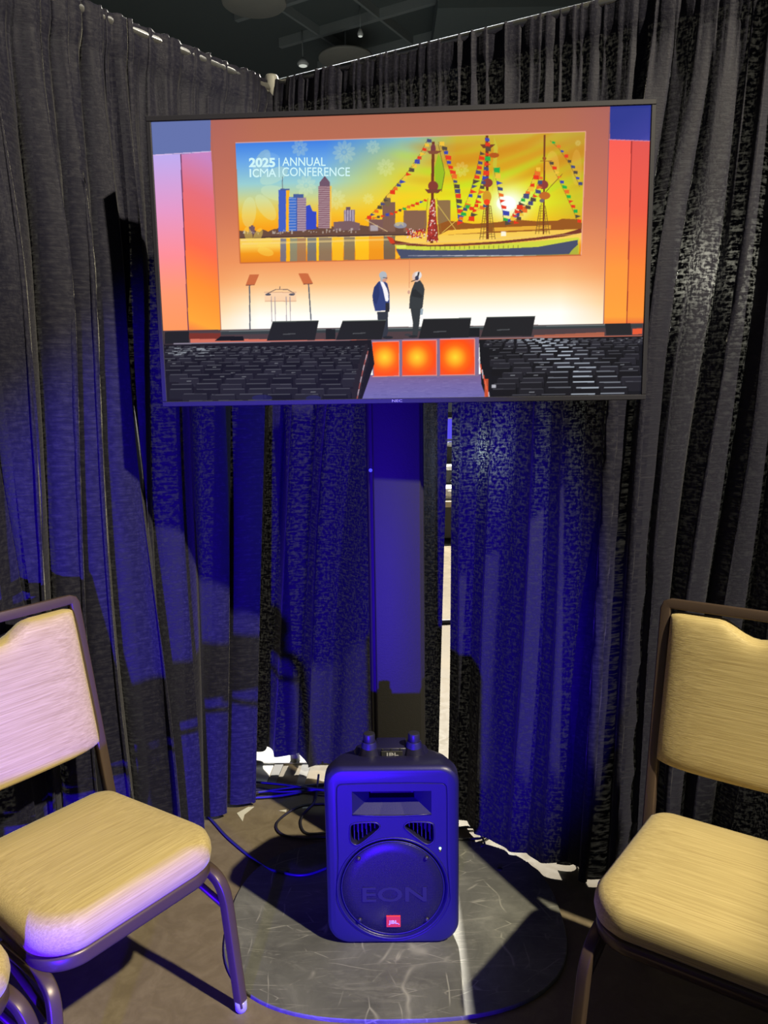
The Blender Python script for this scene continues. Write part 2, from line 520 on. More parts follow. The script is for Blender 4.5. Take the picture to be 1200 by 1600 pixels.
def drape(u, n, sL, sR, peaks, amp, label, hem=0.015, lean=None, flat=(), seed=0, off=0.03, ruffle=1.0, pleat=0.058):
    """sL, sR: (s at the floor, s at the rail).  peaks: ridge positions (m) along the wall at mid height."""
    r = np.random.default_rng(seed)
    L = max(abs(sR[1] - sL[1]), abs(sR[0] - sL[0])); ns = max(40, int(L / 0.0055))
    pk = np.array(sorted(peaks)); idx = np.arange(len(pk), dtype=float)
    zs = np.concatenate([np.linspace(0, 0.9, 64), np.linspace(0.9, 1.0, 31)[1:]]); nz = len(zs)   # finer near the rail
    verts = np.zeros((nz, ns, 3)); uv = np.zeros((nz, ns, 2))
    tt = np.linspace(0, 1, ns)
    ph = r.uniform(0, 6.28, 12)
    amps = r.uniform(0.45, 1.35, len(pk) + 2)
    skew = r.uniform(-0.9, 0.9, len(pk) + 2)
    sm = lambda a, b, x: (lambda t: t * t * (3 - 2 * t))(np.clip((x - a) / (b - a), 0, 1))
    for i, q in enumerate(zs):
        s0 = sL[0] + (sL[1] - sL[0]) * q; s1 = sR[0] + (sR[1] - sR[0]) * q
        s = s0 + (s1 - s0) * tt
        smid = (sL[0] + sL[1]) / 2 + ((sR[0] + sR[1]) / 2 - (sL[0] + sL[1]) / 2) * tt
        sw = smid + 0.022 * np.sin(2.6 * q + 6 * smid + ph[0]) + 0.013 * np.sin(5.1 * q + 13 * smid + ph[1])
        lo = idx[0] + (sw - pk[0]) / (pk[1] - pk[0]); hi = idx[-1] + (sw - pk[-1]) / (pk[-1] - pk[-2])
        phi = np.interp(sw, pk, idx); phi = np.where(sw < pk[0], lo, phi); phi = np.where(sw > pk[-1], hi, phi)
        a = amp * np.interp(phi, np.arange(-1, len(pk) + 1), amps) * (1.0 + 0.25 * np.sin(3.1 * q + 8 * smid + ph[2]))
        sk = np.interp(phi, np.arange(-1, len(pk) + 1), skew)
        env = 1.0 - 0.72 * sm(0.62, 0.97, q)
        fm = np.ones(ns)
        for f0, f1, k in flat:
            fm *= 1 - (1 - k) * np.clip(np.minimum(smid - f0, f1 - smid) / 0.05 + 0.5, 0, 1)
        w = 2 * np.pi * phi + sk * np.sin(2 * np.pi * phi)
        c = (0.5 + 0.5 * np.cos(w)) ** 0.72 * 2 - 1
        d = a * env * fm * (c + 0.16 * np.cos(2 * w + ph[3] + 2 * q))
        tng = -0.40 * a * env * fm * np.sin(2 * w + 0.5)
        d += 0.012 * np.sin(2 * np.pi * smid / 0.43 + 1.4 * q + ph[4]) * (1 - sm(0.6, 0.95, q))
        # soft wrinkles
        d += 0.0022 * np.sin(29 * smid + 5 * q + ph[5]) + 0.0012 * np.sin(63 * smid - 9 * q + ph[6])
        # narrow pleats falling from the rail, dying out half way down
        tp = smid / pleat + 0.55 * np.sin(9 * smid + ph[7]) + 0.35 * np.sin(23 * smid + ph[8]) + 0.3 * q
        pstr = sm(0.50, 0.92, q) * (0.7 + 0.3 * np.sin(14 * smid + ph[9])) * ruffle
        d += 0.0105 * pstr * fm * np.cos(2 * np.pi * tp); tng += -0.004 * pstr * fm * np.sin(4 * np.pi * tp)
        g = np.sin(2 * np.pi * smid / 0.031 + 1.5 * np.sin(15 * smid + ph[10]) + 3 * q) + 0.7 * np.sin(2 * np.pi * smid / 0.019 + ph[11])
        pk_q = sm(0.935, 0.975, q)
        d += 0.0040 * g * sm(0.86, 0.96, q) * ruffle * (0.4 + 0.6 * fm)
        d += off * (1 - sm(0.70, 0.955, q))
        d = d * (1 - 0.55 * pk_q) + pk_q * (0.006 + 0.008 * math.sqrt(max(0.0, 1 - ((q - 0.984) / 0.030) ** 2)))
        if lean is not None:
            d += np.array([lean(x) for x in smid]) * (1 - q) ** 1.3
        hm = (hem + 0.004 * np.sin(13 * smid + ph[3])) if not callable(hem) else np.array([hem(x) for x in smid])
        zz = hm + (Z_TOP - hm) * q
        if q > 0.96:
            zz = zz + 0.0016 * ruffle * g * (q - 0.96) / 0.04
        verts[i, :, 0] = WALL_C.x + u.x * (s + tng) + n.x * d; verts[i, :, 1] = WALL_C.y + u.y * (s + tng) + n.y * d; verts[i, :, 2] = zz
        uv[i, :, 0] = smid; uv[i, :, 1] = zz
    # back of the pocket: fold over the pipe and down behind it
    extra = []
    for k, (dd, dz) in enumerate(((-0.012, 0.003), (-0.026, -0.004), (-0.032, -0.02), (-0.032, -0.07))):
        row = verts[-1].copy(); row[:, 0] += n.x * dd; row[:, 1] += n.y * dd; row[:, 2] += dz; extra.append(row)
    V = np.concatenate([verts.reshape(-1, 3)] + extra); U = np.concatenate([uv.reshape(-1, 2)] + [uv[-1]] * 4)
    nr = nz + 4
    faces = [(i * ns + j, i * ns + j + 1, (i + 1) * ns + j + 1, (i + 1) * ns + j) for i in range(nr - 1) for j in range(ns - 1)]
    base = WALL_C + u * ((sL[0] + sR[0]) / 2)
    V = V - np.array([base.x, base.y, 0])
    o = pyobj('drape', V, faces, M['drape'])
    o.location = (base.x, base.y, 0)
    ul = o.data.uv_layers.new(name='UVMap')
    li = np.zeros(len(o.data.loops), dtype=np.int32); o.data.loops.foreach_get('vertex_index', li)
    ul.data.foreach_set('uv', U[li].ravel())
    return tag(o, label, 'curtain', 'black drapes of the booth')


def sstep(a, b, x):
    t = min(1, max(0, (x - a) / (b - a))); return t * t * (3 - 2 * t)


# left wall, from the corner outwards
drape(UL, NL, (0.25, 0.0), (0.66, 0.64), [-0.02, 0.09, 0.20, 0.33, 0.49, 0.62], 0.036,
      'black drape nearest the corner on the left wall, half hidden by the television', seed=3)
drape(UL, NL, (0.63, 0.61), (1.02, 1.00), [0.66, 0.77, 0.86, 0.99], 0.046,
      'black drape behind the left chair with broad folds lit blue', seed=5, off=0.042)
drape(UL, NL, (0.99, 0.97), (1.95, 1.95), [0.97, 1.10, 1.26, 1.45, 1.6, 1.75, 1.9], 0.05,
      'leftmost black drape, cut by the left edge of the photo', seed=8, off=0.042)
# right wall, from the corner outwards
drape(UR, NR, (-0.30, 0.02), (0.595, 0.675), [-0.16, -0.04, 0.08, 0.20, 0.33, 0.53, 0.7], 0.030,
      'black drape behind the screen stand, between the corner and the bright gap', hem=lambda s: 0.046 + 0.012 * math.sin(23 * s) + 0.009 * math.sin(61 * s),
      flat=((0.20, 0.72, 0.30),), seed=11, off=0.012)
drape(UR, NR, (0.655, 0.68), (1.150, 1.215), [0.70, 0.79, 0.93, 1.03, 1.18], 0.016,
      'wide black drape right of the bright gap, its hem lit deep blue', hem=lambda s: 0.016 + 0.02 * sstep(1.0, 1.15, s), lean=lambda s: 0.02 + 0.12 * sstep(0.68, 0.9, s), seed=14, off=0.02)
drape(UR, NR, (1.07, 1.19), (2.3, 2.3), [1.2, 1.285, 1.345, 1.43, 1.50, 1.58, 1.7, 1.8, 1.95, 2.1, 2.2], 0.040,
      'rightmost black drape with narrow pleats, behind the right chair', seed=17, off=0.045, lean=lambda s: 0.10 * (1 - sstep(1.2, 1.5, s)))

# ------------------------------------------------------------------ round floor plate
pl = thing('floor_plate', 'round scratched grey steel plate lying under the loudspeaker and screen stand', 'base plate', (0.013, 1.905, 0))


def plate_outline(k, n=96):
    out = []
    for j in range(n):
        a = 2 * math.pi * j / n; c, s = math.cos(a), math.sin(a)
        rr = (abs(c) ** 2.7 + abs(s) ** 2.7) ** (-1 / 2.7)
        out.append((0.456 * k * rr * c, 0.36 * k * rr * s))
    return out


obj('plate_disc', loft_bm([[(x, y, z) for x, y in plate_outline(k)] for k, z in ((0.999, 0.0), (1.0, 0.002), (1.0, 0.008), (0.996, 0.0105))]), M['steel'], pl, False)
for a in (0.65, 2.5):
    obj('screw_hole', lathe_bm([(0.0, 0.0102), (0.008, 0.0102), (0.008, 0.0110), (0.0, 0.0110)], 12, center=(0.40 * math.cos(a), 0.31 * math.sin(a), 0)), M['speaker_dark'], pl)
PZ = 0.0105

# ------------------------------------------------------------------ screen stand
st = thing('screen_stand', 'tall black column stand carrying the television, behind the loudspeaker', 'tv stand', (0.033, 2.19, PZ))
obj('column', box_bm(-0.081, 0.081, -0.045, 0.05, 0.006, 1.86, 0.012, 3), M['stand'], st)
obj('front_cover', box_bm(-0.064, 0.072, -0.056, -0.0445, 0.02, 1.72, 0.006, 3), M['stand'], st)
obj('foot_flange', box_bm(-0.12, 0.12, -0.07, 0.085, 0.0, 0.01, 0.003, 2), M['stand'], st)
obj('mount_plate', box_bm(-0.22, 0.22, -0.092, -0.056, 1.52, 1.92, 0.004, 2), M['stand'], st)
obj('glint_dot', lathe_bm([(0.0, -0.004), (0.004, -0.004), (0.005, 0.0), (0.0, 0.0)], 12, center=(-0.069, -0.046, 1.2), axis='y'), M['bolt_glint'], st)  # glowing dot imitating the blue highlight on a bolt head

# ------------------------------------------------------------------ television
TVW, TVH = 1.234, 0.707; SW, SH = 1.21, 0.680625
yaw, tilt, rol = -0.0518572, -0.01184, 0.00108
rv = Vector((math.cos(yaw), math.sin(yaw), 0)); nv = Vector((math.sin(yaw), -math.cos(yaw), 0)); uz = Vector((0, 0, 1))
u2 = math.cos(tilt) * uz + math.sin(tilt) * nv
r2 = math.cos(rol) * rv + math.sin(rol) * u2; u3 = -math.sin(rol) * rv + math.cos(rol) * u2; yv = u3.cross(r2)
tv = thing('television', 'large flat television on the stand showing a live conference stage', 'television')
tv.matrix_world = Matrix(((r2.x, yv.x, u3.x, 0.04579), (r2.y, yv.y, u3.y, 1.98874), (r2.z, yv.z, u3.z, 1.75277), (0, 0, 0, 1)))
bz = bmesh.new()
for x0, x1, z0, z1 in ((-TVW / 2, TVW / 2, SH / 2, TVH / 2), (-TVW / 2, TVW / 2, -TVH / 2, -SH / 2), (-TVW / 2, -SW / 2, -SH / 2, SH / 2), (SW / 2, TVW / 2, -SH / 2, SH / 2)):
    box_bm(x0, x1, -0.006, 0.032, z0, z1, 0.0015, 1, bz)
obj('bezel', bz, M['tv'], tv, False)
obj('back_cover', loft_bm([[(x, y, z) for x, z in rrect(w, h, 0.02, 3)] for w, h, y in ((TVW - 0.01, TVH - 0.01, 0.030), (TVW - 0.03, TVH - 0.03, 0.055), (0.9, 0.5, 0.085))]), M['tv'], tv, False)
lg = text_mesh('brand_lettering', 'NEC', 0.01, M['logo'], tv, 0.0002, 0.0, width=0.026, height=0.0062)
lg.rotation_euler = (math.radians(90), 0, 0); lg.location = (-0.008, -0.0064, -TVH / 2 + 0.0065)
#SCREEN_BEGIN
# the picture on the television: a flat emissive picture, painted into a colour attribute
GW, GH, SSX = 880, 495, 2
QUAD = ((236, 191), (1016.6, 164.5), (1001.5, 617), (262, 627))


def homography(src, dst):
    A = []; b = []
    for (x, y), (u, v) in zip(src, dst):
        A.append([x, y, 1, 0, 0, 0, -u * x, -u * y]); b.append(u)
        A.append([0, 0, 0, x, y, 1, -v * x, -v * y]); b.append(v)
    h = np.linalg.solve(np.array(A, float), np.array(b, float))
    return np.append(h, 1).reshape(3, 3)


HM = homography(QUAD, ((0, 0), (1, 0), (1, 1), (0, 1)))
CW, CH = GW * SSX, GH * SSX
IMG = np.zeros((CH, CW, 3), np.float32)
yy, xx = np.mgrid[0:CH, 0:CW]
HI = np.linalg.inv(HM)
uu = (xx + 0.5) / CW; vv = (yy + 0.5) / CH
ww = HI[2, 0] * uu + HI[2, 1] * vv + HI[2, 2]
PX = ((HI[0, 0] * uu + HI[0, 1] * vv + HI[0, 2]) / ww).astype(np.float32)
PY = ((HI[1, 0] * uu + HI[1, 1] * vv + HI[1, 2]) / ww).astype(np.float32)
del uu, vv, ww, xx, yy


def S(p):
    p = np.asarray(p, float); q = np.c_[p, np.ones(len(p))] @ HM.T
    return q[:, :2] / q[:, 2:] * (CW, CH)


def grad(t, stops):
    t = np.asarray(t); ps = [s[0] for s in stops]
    return np.stack([np.interp(t, ps, [s[1][k] for s in stops]) for k in range(3)], -1).astype(np.float32)


def poly(pts, col, alpha=1.0, fn=None):
    q = S(pts); x0, y0 = np.floor(q.min(0)).astype(int); x1, y1 = np.ceil(q.max(0)).astype(int) + 1
    x0, y0 = max(x0, 0), max(y0, 0); x1, y1 = min(x1, CW), min(y1, CH)
    if x1 <= x0 or y1 <= y0: return
    Y, X = np.mgrid[y0:y1, x0:x1]; X = X + 0.5; Y = Y + 0.5
    m = np.zeros(X.shape, bool); n = len(q)
    for i in range(n):
        xa, ya = q[i - 1]; xb, yb = q[i]
        if ya == yb: continue
        c = (ya > Y) != (yb > Y)
        m ^= c & (X < (xb - xa) * (Y - ya) / (yb - ya) + xa)
    sub = IMG[y0:y1, x0:x1]
    if fn is not None:
        c = fn(PX[y0:y1, x0:x1], PY[y0:y1, x0:x1])[m]
    else:
        c = np.array(col, np.float32)
    sub[m] = sub[m] * (1 - alpha) + c * alpha


def line(a, b, w, col, alpha=1.0):
    a = np.array(a, float); b = np.array(b, float); d = b - a; L = np.hypot(*d) + 1e-9; nn = np.array((-d[1], d[0])) / L * w / 2
    poly([a + nn, b + nn, b - nn, a - nn], col, alpha)


def ell(cx, cy, rx, ry, col, alpha=1.0, n=20, rot=0.0, fn=None):
    c, s = math.cos(rot), math.sin(rot)
    poly([(cx + rx * math.cos(t) * c - ry * math.sin(t) * s, cy + rx * math.cos(t) * s + ry * math.sin(t) * c) for t in np.linspace(0, 2 * math.pi, n, False)], col, alpha, fn)


def rect(x0, y0, x1, y1, col, alpha=1.0, fn=None):
    poly([(x0, y0), (x1, y0), (x1, y1), (x0, y1)], col, alpha, fn)


rs = np.random.default_rng(21)
# stage wall, side panels
def wallf(x, y):
    yn = y + 0.02 * (x - 640)
    c = grad(yn, [(165, (172, 104, 82)), (250, (186, 108, 84)), (340, (212, 122, 84)), (405, (236, 148, 92)), (440, (246, 186, 126)), (468, (254, 232, 196)), (492, (255, 252, 246)), (530, (255, 253, 248))])
    e = np.clip((np.abs(x - 640) - 235) / 90, 0, 1)[..., None]
    c2 = grad(yn, [(165, (166, 96, 92)), (320, (196, 112, 90)), (430, (240, 150, 92)), (480, (250, 200, 140)), (515, (253, 232, 200))])
    return c * (1 - e) + c2 * e
poly([(200, 150), (1060, 150), (1060, 640), (200, 640)], None, fn=wallf)
rect(225, 150, 329, 245, (98, 112, 168))
poly([(236, 243), (282, 241.5), (295, 517), (250, 518)], None, fn=lambda x, y: grad(y, [(240, (186, 168, 236)), (330, (226, 150, 196)), (400, (250, 140, 150)), (460, (252, 150, 110)), (515, (252, 150, 92))]))
poly([(282.5, 241.5), (330, 237), (346, 517), (295, 518)], None, fn=lambda x, y: grad(y + (x - 300) * -0.4, [(238, (196, 130, 190)), (300, (226, 108, 120)), (380, (248, 104, 76)), (440, (254, 140, 52)), (500, (254, 164, 56)), (520, (240, 120, 70))]))
line((282.5, 241), (295, 518), 1.6, (96, 50, 84)); line((330, 190), (346, 517), 1.2, (170, 100, 90)); line((236, 243), (330, 237), 1.3, (220, 190, 230))
poly([(952, 160), (1030, 158), (1030, 222), (952, 220)], None, fn=lambda x, y: grad(x * 0.6 + y, [(770, (46, 56, 140)), (815, (58, 62, 150)), (840, (80, 80, 170))]))
poly([(950.5, 218), (986, 220), (979, 506), (942.5, 506)], None, fn=lambda x, y: grad(y, [(218, (244, 92, 82)), (330, (250, 108, 76)), (420, (252, 150, 62)), (495, (250, 160, 60)), (506, (240, 130, 60))]))
poly([(986, 220), (1030, 221), (1020, 506), (979, 506)], None, fn=lambda x, y: grad(y, [(218, (222, 84, 80)), (330, (236, 92, 70)), (420, (248, 130, 56)), (495, (246, 146, 56)), (506, (232, 110, 60))]))
line((986, 220), (979, 506), 1.5, (150, 44, 44)); line((952, 165), (942.5, 506), 1.3, (140, 90, 100)); line((950, 218.5), (1018, 221), 1.3, (200, 130, 160))

# the wide picture above the stage
PIC = [(367, 223.5), (914, 206), (907.5, 399), (375.5, 411)]
HP = homography(PIC, ((0, 0), (1, 0), (1, 1), (0, 1)))
def pic_uv(x, y):
    w = HP[2, 0] * x + HP[2, 1] * y + HP[2, 2]
    return (HP[0, 0] * x + HP[0, 1] * y + HP[0, 2]) / w, (HP[1, 0] * x + HP[1, 1] * y + HP[1, 2]) / w
def sky(x, y):
    u, v = pic_uv(x, y)
    left = grad(v, [(0, (62, 124, 222)), (0.16, (104, 164, 226)), (0.34, (150, 202, 206)), (0.48, (206, 206, 128)), (0.60, (240, 188, 50)), (0.72, (244, 156, 24)), (1, (240, 150, 30))])
    mid = grad(v, [(0, (120, 180, 196)), (0.14, (176, 196, 120)), (0.30, (214, 206, 60)), (0.5, (244, 206, 34)), (0.70, (246, 190, 24)), (1, (240, 160, 30))])
    rgt = grad(v, [(0, (196, 176, 60)), (0.12, (206, 150, 36)), (0.28, (214, 164, 30)), (0.42, (220, 216, 30)), (0.56, (222, 228, 34)), (0.70, (238, 196, 30)), (1, (240, 160, 30))])
    a = np.clip((u - 0.26) / 0.22, 0, 1)[..., None]; b = np.clip((u - 0.50) / 0.14, 0, 1)[..., None]
    c = left * (1 - a) + mid * a; c = c * (1 - b) + rgt * b
    st = np.sin(34 * v + 5 * np.sin(7 * u) + 9 * u) * np.sin(11 * u + 13 * v + 1.0)
    k = (np.clip(st, 0, 1) * np.clip((u - 0.42) / 0.15, 0, 1) * np.clip(v * 6, 0, 1) * np.clip((0.68 - v) * 6, 0, 1))[..., None]
    c = c * (1 - 0.55 * k) + np.array((176, 232, 40), np.float32) * 0.55 * k
    k2 = (np.clip(-st, 0, 1) * np.clip((u - 0.45) / 0.15, 0, 1) * np.clip((0.5 - v) * 6, 0, 1))[..., None]
    c = c * (1 - 0.45 * k2) + np.array((206, 132, 24), np.float32) * 0.45 * k2
    dr = np.clip((u - 0.88) / 0.1, 0, 1)[..., None]; c = c * (1 - 0.35 * dr) + np.array((176, 130, 50), np.float32) * 0.35 * dr
    d = np.exp(-(((u - 0.79) / 0.055) ** 2 + ((v - 0.56) / 0.13) ** 2))[..., None]
    return c * (1 - d) + np.array((250, 255, 250), np.float32) * d
poly(PIC, None, fn=sky)
def flower(cx, cy, r, n, col, al, ry=None):
    for k in range(n):
        a = 2 * math.pi * k / n + 0.2
        ell(cx + 0.62 * r * math.cos(a), cy + 0.62 * r * math.sin(a), 0.40 * r, 0.17 * r * min(1.6, 12 / n), col, al, 14, a)
    ell(cx, cy, 0.16 * r, 0.16 * r, col, al)
def clipflower(cx, cy, r, n, col, al):
    for k in range(n):
        a = 2 * math.pi * k / n + 0.25
        if cx + 0.95 * r * math.cos(a) > 377 and cx + 0.3 * r * math.cos(a) > 382 and cy + 0.95 * r * math.sin(a) > 226 and cy + 0.95 * r * math.sin(a) < 407:
            ell(cx + 0.60 * r * math.cos(a), cy + 0.60 * r * math.sin(a), 0.36 * r, 0.17 * r, col, al, 16, a)
for f in ((468, 232, 22, 8), (537, 238, 18, 11), (582, 230, 18, 9), (478, 290, 16, 9), (575, 311, 9, 10), (602, 262, 14, 9), (524, 312, 16, 10), (720, 265, 12, 8), (902, 224, 16, 11)):
    flower(f[0], f[1], f[2] if f[1] - f[2] > 218 else f[1] - 219, f[3], (232, 240, 190), 0.22)
clipflower(392, 292, 66, 9, (220, 236, 190), 0.30)
clipflower(405, 240, 34, 7, (150, 196, 236), 0.25)
ell(862, 262, 11, 26, (236, 190, 90), 0.35); ell(900, 262, 8, 28, (236, 190, 90), 0.25)
# far shore, water, buildings
def water(x, y):
    u, v = pic_uv(x, y)
    c = grad(v, [(0.78, (240, 196, 80)), (0.86, (246, 206, 90)), (0.92, (238, 150, 30)), (1.0, (226, 128, 30))])
    return c
poly([(374.5, 371), (908.5, 357), (907.5, 399), (375.5, 411)], None, fn=water)
shore = [(373.5, 371)]
for k in range(60):
    x = 374 + k * 4.5; shore.append((x, 364 - 0.02 * (x - 374) - rs.uniform(0, 5) - (4 if x > 430 else 0)))
shore += [(645, 361), (645, 368), (374, 372.5)]
poly(shore, (104, 74, 62))
line((374, 371.8), (640, 366.5), 2.0, (70, 48, 52)); line((376, 375), (612, 369.5), 3.0, (244, 214, 150), 0.7)
def tower(x0, y0, x1, y1, c, lit=None, rows=0, hat=None):
    rect(x0, y0, x1, y1, c)
    if lit: rect(x1 - (x1 - x0) * lit[0], y0, x1, y1, lit[1])
    for k in range(rows):
        yk = y0 + (y1 - y0) * (k + 0.5) / rows; line((x0, yk), (x1, yk), 0.9, (230, 214, 214), 0.55)
line((441, 276), (441, 297), 0.9, (92, 84, 96))
tower(435, 297, 452, 362, (66, 94, 190), (0.32, (246, 176, 36))); rect(438, 295, 452, 297.5, (70, 90, 150))
tower(451, 308, 465, 361, (64, 110, 196), None, 12); rect(458, 303.5, 474, 309, (70, 92, 150))
tower(463, 309, 478, 361, (142, 116, 138), None, 14); rect(462.5, 309, 464, 361, (60, 90, 170))
poly([(478, 322), (484, 320), (488, 330), (494, 331), (494, 358), (478, 359)], (52, 72, 190))
tower(497, 291, 517, 357, (136, 98, 110), None, 20); poly([(499, 291), (499, 285), (507, 275), (515, 285), (515, 291)], (110, 84, 104)); line((507, 272), (507, 280), 0.8, (90, 70, 80)); rect(515, 291, 517.5, 357, (240, 190, 70))
tower(537, 328, 554, 348, (132, 116, 138)); rect(540, 323.5, 547, 329, (110, 84, 96))
for k in range(4): line((539 + 4 * k, 328), (539 + 4 * k, 348), 1.2, (222, 210, 220), 0.7)
poly([(521, 347), (546, 345), (562, 349), (562, 360), (521, 360)], (120, 92, 96)); rect(389, 354, 398, 366, (112, 86, 96)); rect(392, 352, 396, 356, (112, 86, 96))
for k in range(50):
    x = rs.uniform(378, 560); rect(x, 360 + rs.uniform(0, 6) - 0.02 * (x - 374), x + rs.uniform(1, 3), 362 + rs.uniform(0, 6) - 0.02 * (x - 374), (206, 196, 186), 0.6)
for x0, x1, c in ((438, 447, (98, 104, 140)), (447, 453, (252, 184, 24)), (453, 464, (120, 128, 120)), (464, 478, (150, 110, 90)), (480, 494, (96, 104, 120)), (494.5, 498, (252, 206, 30)), (498, 518, (122, 108, 100)), (519, 536, (246, 190, 36)), (537, 554, (118, 104, 92)), (555, 576, (252, 196, 30)), (576, 599, (238, 150, 30)), (599, 617, (96, 86, 84))):
    y0 = 372.5 - 0.022 * (x0 - 440); rect(x0, y0, x1, 408.5 - 0.022 * (x0 - 440), c, 0.82)
line((378, 381), (610, 374), 3.2, (246, 216, 140), 0.5)
clipflower(394, 388, 36, 9, (246, 214, 90), 0.45)
rect(597, 316, 617, 362, (126, 92, 78)); ell(605, 314, 5, 9, (120, 98, 70)); rect(630, 329, 666, 362, (132, 96, 76)); rect(683, 313, 703, 352, (142, 110, 72))
ell(625, 352, 10, 5, (156, 168, 196), 0.7); rect(576, 343, 598, 360, (122, 88, 84)); rect(578, 352, 590, 361, (190, 186, 196), 0.7)
poly([(680, 352), (700, 345), (740, 350), (780, 347), (800, 343), (840, 346), (870, 345), (878, 342), (905, 343), (909, 350), (908, 358), (680, 368)], (150, 86, 34))
poly([(684, 368), (760, 363), (760, 356), (700, 360)], (246, 196, 70)); poly([(770, 362), (860, 358), (860, 352), (770, 356)], (246, 190, 60), 0.8); rect(782, 362, 790, 369, (255, 250, 236), 0.85)
ell(790, 318, 15, 12, (252, 255, 252), 0.75)
# the tall ship
poly([(604, 371), (618, 376), (640, 380), (670, 383), (720, 381), (780, 377), (840, 371), (880, 365), (908, 357), (908, 364), (880, 370), (840, 375), (780, 381), (700, 385), (640, 385), (612, 382)], (118, 56, 44))
poly([(616, 383), (660, 385), (720, 385), (780, 381), (840, 377), (903, 371), (905, 374), (902, 381), (840, 386), (780, 389), (720, 391), (660, 391), (620, 389)], (206, 212, 66))
poly([(618, 389), (660, 391), (720, 391), (780, 389), (840, 386), (902, 375), (903, 396), (860, 399), (780, 402), (700, 404.5), (626, 405)], (72, 78, 104))
poly([(604, 369), (613, 372), (617, 380), (610, 381)], (206, 62, 36)); poly([(617, 392), (625, 401), (618, 406)], (250, 180, 40)); poly([(893, 391), (905, 380), (904, 398), (888, 398)], (196, 200, 50), 0.8)
for k in range(19): line((672 + 7.6 * k, 385 - 0.10 * k), (672 + 7.6 * k, 390 - 0.12 * k), 0.9, (110, 100, 50))
rect(619, 383, 634, 388, (226, 230, 90))
line((616, 382), (905, 366), 0.9, (224, 190, 130), 0.6); line((626, 404.5), (905, 397.5), 1.6, (150, 140, 70), 0.7)
for k in range(26): rect(630 + rs.uniform(0, 250), 399, 633 + rs.uniform(0, 250), 400.2, (226, 226, 226), 0.35) if k < 6 else None
for k in range(90): ell(rs.uniform(634, 664), rs.uniform(358, 372), 1.1, 1.1, [(206, 52, 44), (226, 200, 190), (150, 40, 40)][k % 3])
def mast(x0, y0, x1, y1, w, col=(112, 56, 34)): line((x0, y0), (x1, y1), w, col)
mast(676, 222, 674, 380, 4.5); poly([(684, 240), (692, 256), (694, 276), (690, 296), (680, 304), (678, 262)], (150, 186, 36)); line((684, 226), (694, 270), 0.8, (100, 90, 40)); line((694, 270), (689, 300), 0.9, (100, 90, 40))
poly([(672, 312), (679, 312), (684, 376), (666, 378)], (154, 52, 44))
for k in range(140):
    q = rs.uniform(0, 1); ell(675 + rs.uniform(-1, 1) * (3 + 6 * q), 312 + 66 * q, 1.0, 1.2, [(230, 200, 190), (196, 60, 54), (120, 36, 40)][k % 3])
for sgn in (-1, 1):
    line((675 + sgn * 4, 306), (675 + sgn * 11, 376), 0.9, (230, 200, 80)); line((675 + sgn * 7, 310), (675 + sgn * 14, 366), 0.8, (150, 110, 50))
ell(676, 291, 8, 8, (132, 60, 50)); poly([(663, 296), (690, 296), (684, 302), (668, 302)], (120, 62, 50)); ell(676, 233, 4, 8, (116, 60, 66)); poly([(666, 236), (690, 236), (682, 241), (670, 241)], (130, 74, 54))
mast(760, 212, 761, 374, 4.2); poly([(771, 214), (777, 232), (775, 262), (768, 300)], (196, 190, 60), 0.8)
for sgn in (-1, 1):
    line((761 + sgn * 5, 322), (761 + sgn * 12, 374), 1.0, (120, 84, 40)); line((761 + sgn * 2, 318), (761 + sgn * 7, 374), 0.8, (120, 84, 40))
for k in range(13): line((761 - 5 - 0.55 * k, 322 + 4 * k), (761 + 5 + 0.55 * k, 322 + 4 * k), 0.6, (120, 90, 40))
ell(761, 286, 8, 7, (140, 62, 50)); ell(760, 308, 7, 10, (206, 150, 40)); ell(760, 316, 5, 4.5, (240, 70, 30)); poly([(749, 226), (773, 226), (766, 232), (754, 232)], (120, 60, 40)); ell(771, 243, 8, 4, (176, 84, 30))
mast(850, 211, 848.5, 366, 2.6)
for sgn in (-1, 1):
    line((847 + sgn * 4, 322), (847 + sgn * 11, 366), 1.0, (120, 84, 40)); line((847 + sgn * 2, 318), (847 + sgn * 6, 366), 0.8, (120, 84, 40))
for k in range(11): line((847 - 4 - 0.6 * k, 322 + 4 * k), (847 + 4 + 0.6 * k, 322 + 4 * k), 0.6, (120, 90, 40))
ell(848, 289, 8, 7, (140, 62, 56)); ell(850, 306, 9, 6, (190, 104, 40)); ell(846, 314, 4, 3, (110, 100, 110)); ell(849.5, 248, 3, 3, (150, 80, 40)); line((852, 300), (878, 272), 0.9, (120, 70, 40)); line((843, 252), (862, 252), 1.0, (150, 84, 40))
FL = [(226, 56, 30), (70, 74, 120), (40, 170, 70), (236, 190, 60), (226, 60, 36), (84, 72, 60), (230, 110, 40), (60, 70, 170)]
def flags(pts, n, size, k0=0, drop=1, line_c=(120, 90, 40)):
    pts = np.array(pts, float); seg = np.r_[0, np.cumsum(np.hypot(*np.diff(pts, axis=0).T))]
    for i in range(len(pts) - 1): line(pts[i], pts[i + 1], 0.6, line_c)
    for i in range(n):
        t = seg[-1] * (i + 0.5) / n; x = np.interp(t, seg, pts[:, 0]); y = np.interp(t, seg, pts[:, 1])
        c = FL[(i * 3 + k0 + int(rs.integers(0, 3))) % len(FL)]; s = size * rs.uniform(0.75, 1.15)
        if rs.uniform() < 0.35: poly([(x, y - s * .4), (x + drop * s * 1.25, y + rs.uniform(-.2, .3) * s), (x, y + s * .45)], c)
        else: poly([(x, y - s * .45), (x + drop * s, y - s * .35 + rs.uniform(-.2, .2) * s), (x + drop * s, y + s * .4), (x, y + s * .3)], c)
flags([(668, 217), (655, 242), (632, 275), (605, 305), (585, 330), (570, 343)], 21, 7.5)
